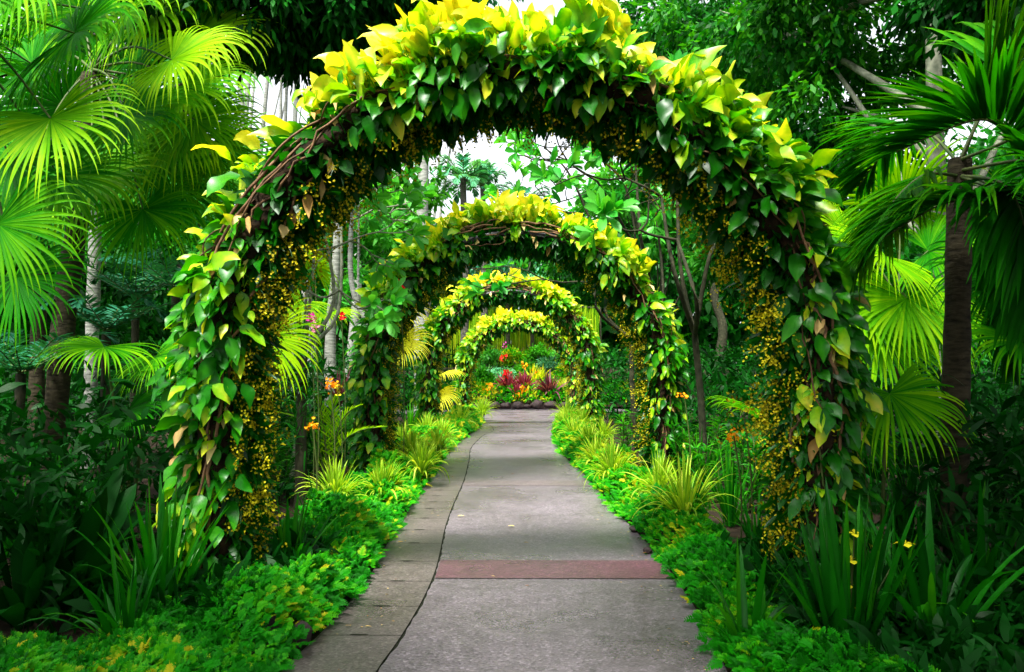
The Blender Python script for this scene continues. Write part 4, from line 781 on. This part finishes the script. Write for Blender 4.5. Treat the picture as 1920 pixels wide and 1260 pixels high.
# leafy cover and shrubs on the bank
rg = rs(900); np.random.seed(900); n = 5200; x = rg.uniform(-6, 6, n); y = 31.7+rg.rand(n)**1.6*4; zz = np.array([bz(a, b_) for a, b_ in zip(x, y)]); m = MB()
p = np.stack([x, y, zz+.02+.28*rg.rand(n)], -1); ribbons(m, p, jit(rg, n, .6)+np.array([0, -.5, .5]), Z+jit(rg, n, .4), rg.uniform(.14, .3, n), rg.uniform(.05, .1, n), .5, 3, 'lance', .1, rg.uniform(.2, 1, n)+.2*np.sin(x*3), .1, cols=2); tag(m.build('bank_ground_cover', M['cover']), 'mixed green ground cover spilling over the far rocks', 'ground cover', None, 'stuff')
for i, (px, py, Y, r, mt, t0, lab) in enumerate([(900, 690, 35, .8, 'tree', .6, 'mid green shrub left in the far bed'), (940, 690, 37, .9, 'teal', .4, 'bluish green shrub behind the red flower'), (985, 680, 38, .8, 'tree', .8, 'bright green shrub in the middle of the far bed'), (1030, 670, 38, .9, 'teal', .6, 'blue-green shrub above the plum cordyline'), (1060, 690, 36, .8, 'cover', .6, 'yellow-green shrub at the right of the far bed'), (960, 655, 41, .9, 'cover', .55, 'light green shrub under the hanging curtain'), (1010, 650, 41, .8, 'tree', .8, 'green shrub beside the slim dark pole'), (910, 650, 40, 1.0, 'frangi', .7, 'pale fresh green shrub seen inside the farthest arch at the left'), (1055, 640, 42, 1.2, 'frangi', .5, 'fresh green shrub seen inside the farthest arch at the right')]):
    c = at(px, py, Y); bb = np.array([c[0], Y, bz(c[0], Y)]); t = thing('shrub', bb, lab, 'shrub', 'shrubs of the far bed'); m = MB()
    for k in range(5): tube(m, smooth_path([bb, bb*.5+c*.5+np.array([.1*(k-2), 0, 0]), c+np.array([.3*(k-2), 0, .1])], 6), .02, 5)
    m.build('stem', M['mossy'], t); r *= .55; c[2] -= .35; crown_mesh('foliage', [(c, r), (c+np.array([.5*r, 0, -.35*r]), r*.7), (c-np.array([.5*r, 0, .3*r]), r*.7), ((c+bb)/2, r*.8)], 910+i, 1900, .17, mt, t, (max(0, t0-.05), 1.15), .2, 2, .4)
# slim poles and a curtain of hanging aerial strands
for px, top, lab in [(952, 560, 'slim dark pole left in the hanging curtain'), (998, 560, 'slim dark pole right in the hanging curtain')]:
    Y = 43.; b = np.array([at(px, 700, Y)[0], Y, bz(0, Y)]); h = at(px, top, Y)[2]; t = thing('slim_palm', b, lab, 'palm', 'slim palms in the far bed'); m = MB(); tube(m, np.array([[b[0], Y, b[2]+q*(h-b[2])] for q in np.linspace(0, 1, 14)]), .11+.012*(np.arange(14) % 2), 9); m.build('trunk', M['teal'] if False else M['mossy'], t)
    rg = rs(int(px)); c = np.array([b[0], Y, h])
    for k in range(12):
        a = k*2.4; hh = np.array([math.cos(a), math.sin(a), .6]); pinnate_frond([c, c+hh*.8, c+hh*1.5, c+hh*1.9-Z*.6], .5, 950+k+int(px), .6, 'fan', t, 18, .08, .8, .9, .2, 'lance', .15, .2, 'petiole', .03)
t = thing('weeping_creeper', (0, 44.5, bz(0, 44.5)), 'yellow-green curtain of hanging creeper strands seen through the farthest arch', 'creeper'); rg = rs(970); np.random.seed(970)
m = MB(); tube(m, [[-4.5, 44.5, bz(0, 44.5)], [-4.5, 44.5, 5.6], [0, 44.5, 5.8], [4.5, 44.5, 5.6], [4.5, 44.5, bz(0, 44.5)]], .06, 8); m.build('stem', M['mossy'], t)
n = 1500; m = MB(); p = np.stack([rg.uniform(-4.4, 4.4, n), 44.5+rg.randn(n)*.45, 5.75-1.7*rg.rand(n)**2], -1); ribbons(m, p, -Z+jit(rg, n, .04), np.array([0, -1., 0])+jit(rg, n, .3), rg.uniform(.5, 2.9, n), rg.uniform(.015, .06, n), 0, 6, 'lance', 0, .0+.75*rg.rand(n), .3, cols=2); m.build('strands', M['gold'], t)

# ------------------------------------------------------------------ stones and leaves by the path
for i, (px, py, r, lab) in enumerate([(545, 1165, (.085, .10, .085), 'largest dark red rock at the lower left path edge'), (505, 1195, (.07, .09, .06), 'dark rock left of the largest red rock'), (560, 1215, (.07, .08, .07), 'small dark rock below the largest red rock'), (690, 905, (.12, .12, .07), 'black rock between the left ground cover mounds'), (1190, 1000, (.05, .06, .035), 'small dark stone under the right ground cover'), (1325, 1120, (.06, .06, .05), 'dark stone half hidden in the right ground cover'), (1398, 1195, (.05, .05, .04), 'reddish stone in the lower right ground cover'), (1215, 1040, (.04, .05, .03), 'little stone at the right end of the red band')]):
    g = onground(px, py); m = MB(); blob(m, g+Z*r[2]*1.1, r, 980+i, 3); tag(m.build('rock', M['stone'], None, origin=g), lab, 'rock', 'rocks beside the path')
for i, (px, py, L, tone, lab) in enumerate([(858, 972, .075, .9, 'pale fallen leaf beside the border joint'), (965, 991, .07, .95, 'pale fallen leaf in the middle of the path'), (982, 1022, .045, .2, 'brown curled leaf below the pale one'), (756, 1021, .06, .3, 'yellow-brown leaf on the border strip'), (921, 1086, .03, .6, 'tiny yellow leaf on the red band'), (1215, 1042, .05, .1, 'brown leaf near the right end of the red band'), (958, 892, .05, .1, 'small dark leaf far up the path'), (992, 1104, .03, .0, 'tiny dark leaf below the red band'), (684, 1182, .04, .5, 'small orange leaf on the lowest border slab')]):
    g = onground(px, py); rg = rs(1000+i); a = rg.uniform(-.5, .5)+(PI if i % 2 else 0); m = MB(); ribbons(m, (g+Z*.022)[None], np.array([[math.cos(a), math.sin(a)*.6, .12]]), Z, L, L*.42, .35, 5, 'ovate', .2, tone); tag(m.build('fallen_leaf', M['fallen'], None, origin=g+Z*.012), lab, 'leaf', 'fallen leaves on the path')

rg = rs(1100); n = 260; y = 1.6+14*rg.rand(n)**1.6; sd = rg.rand(n) < .5; e = np.where(sd, xl_(y), xr_(y)); off = np.abs(rg.randn(n))*.16; x = np.where(sd, e+.03+off, e-.03-off); np.random.seed(1100)
m = MB(); a = rg.uniform(0, 6.28, n); p = np.stack([x, y, np.array([gz(q) for q in y])+.02], -1); ribbons(m, p, np.stack([np.cos(a), np.sin(a), .1+0*a], -1), Z+jit(rg, n, .2), rg.uniform(.008, .03, n), rg.uniform(.005, .013, n), .3, 3, 'lance', .15, rg.rand(n)*.7, 0); tag(m.build('leaf_litter', M['fallen']), 'scattered brown leaf bits and petals along the path edges', 'litter', None, 'stuff')
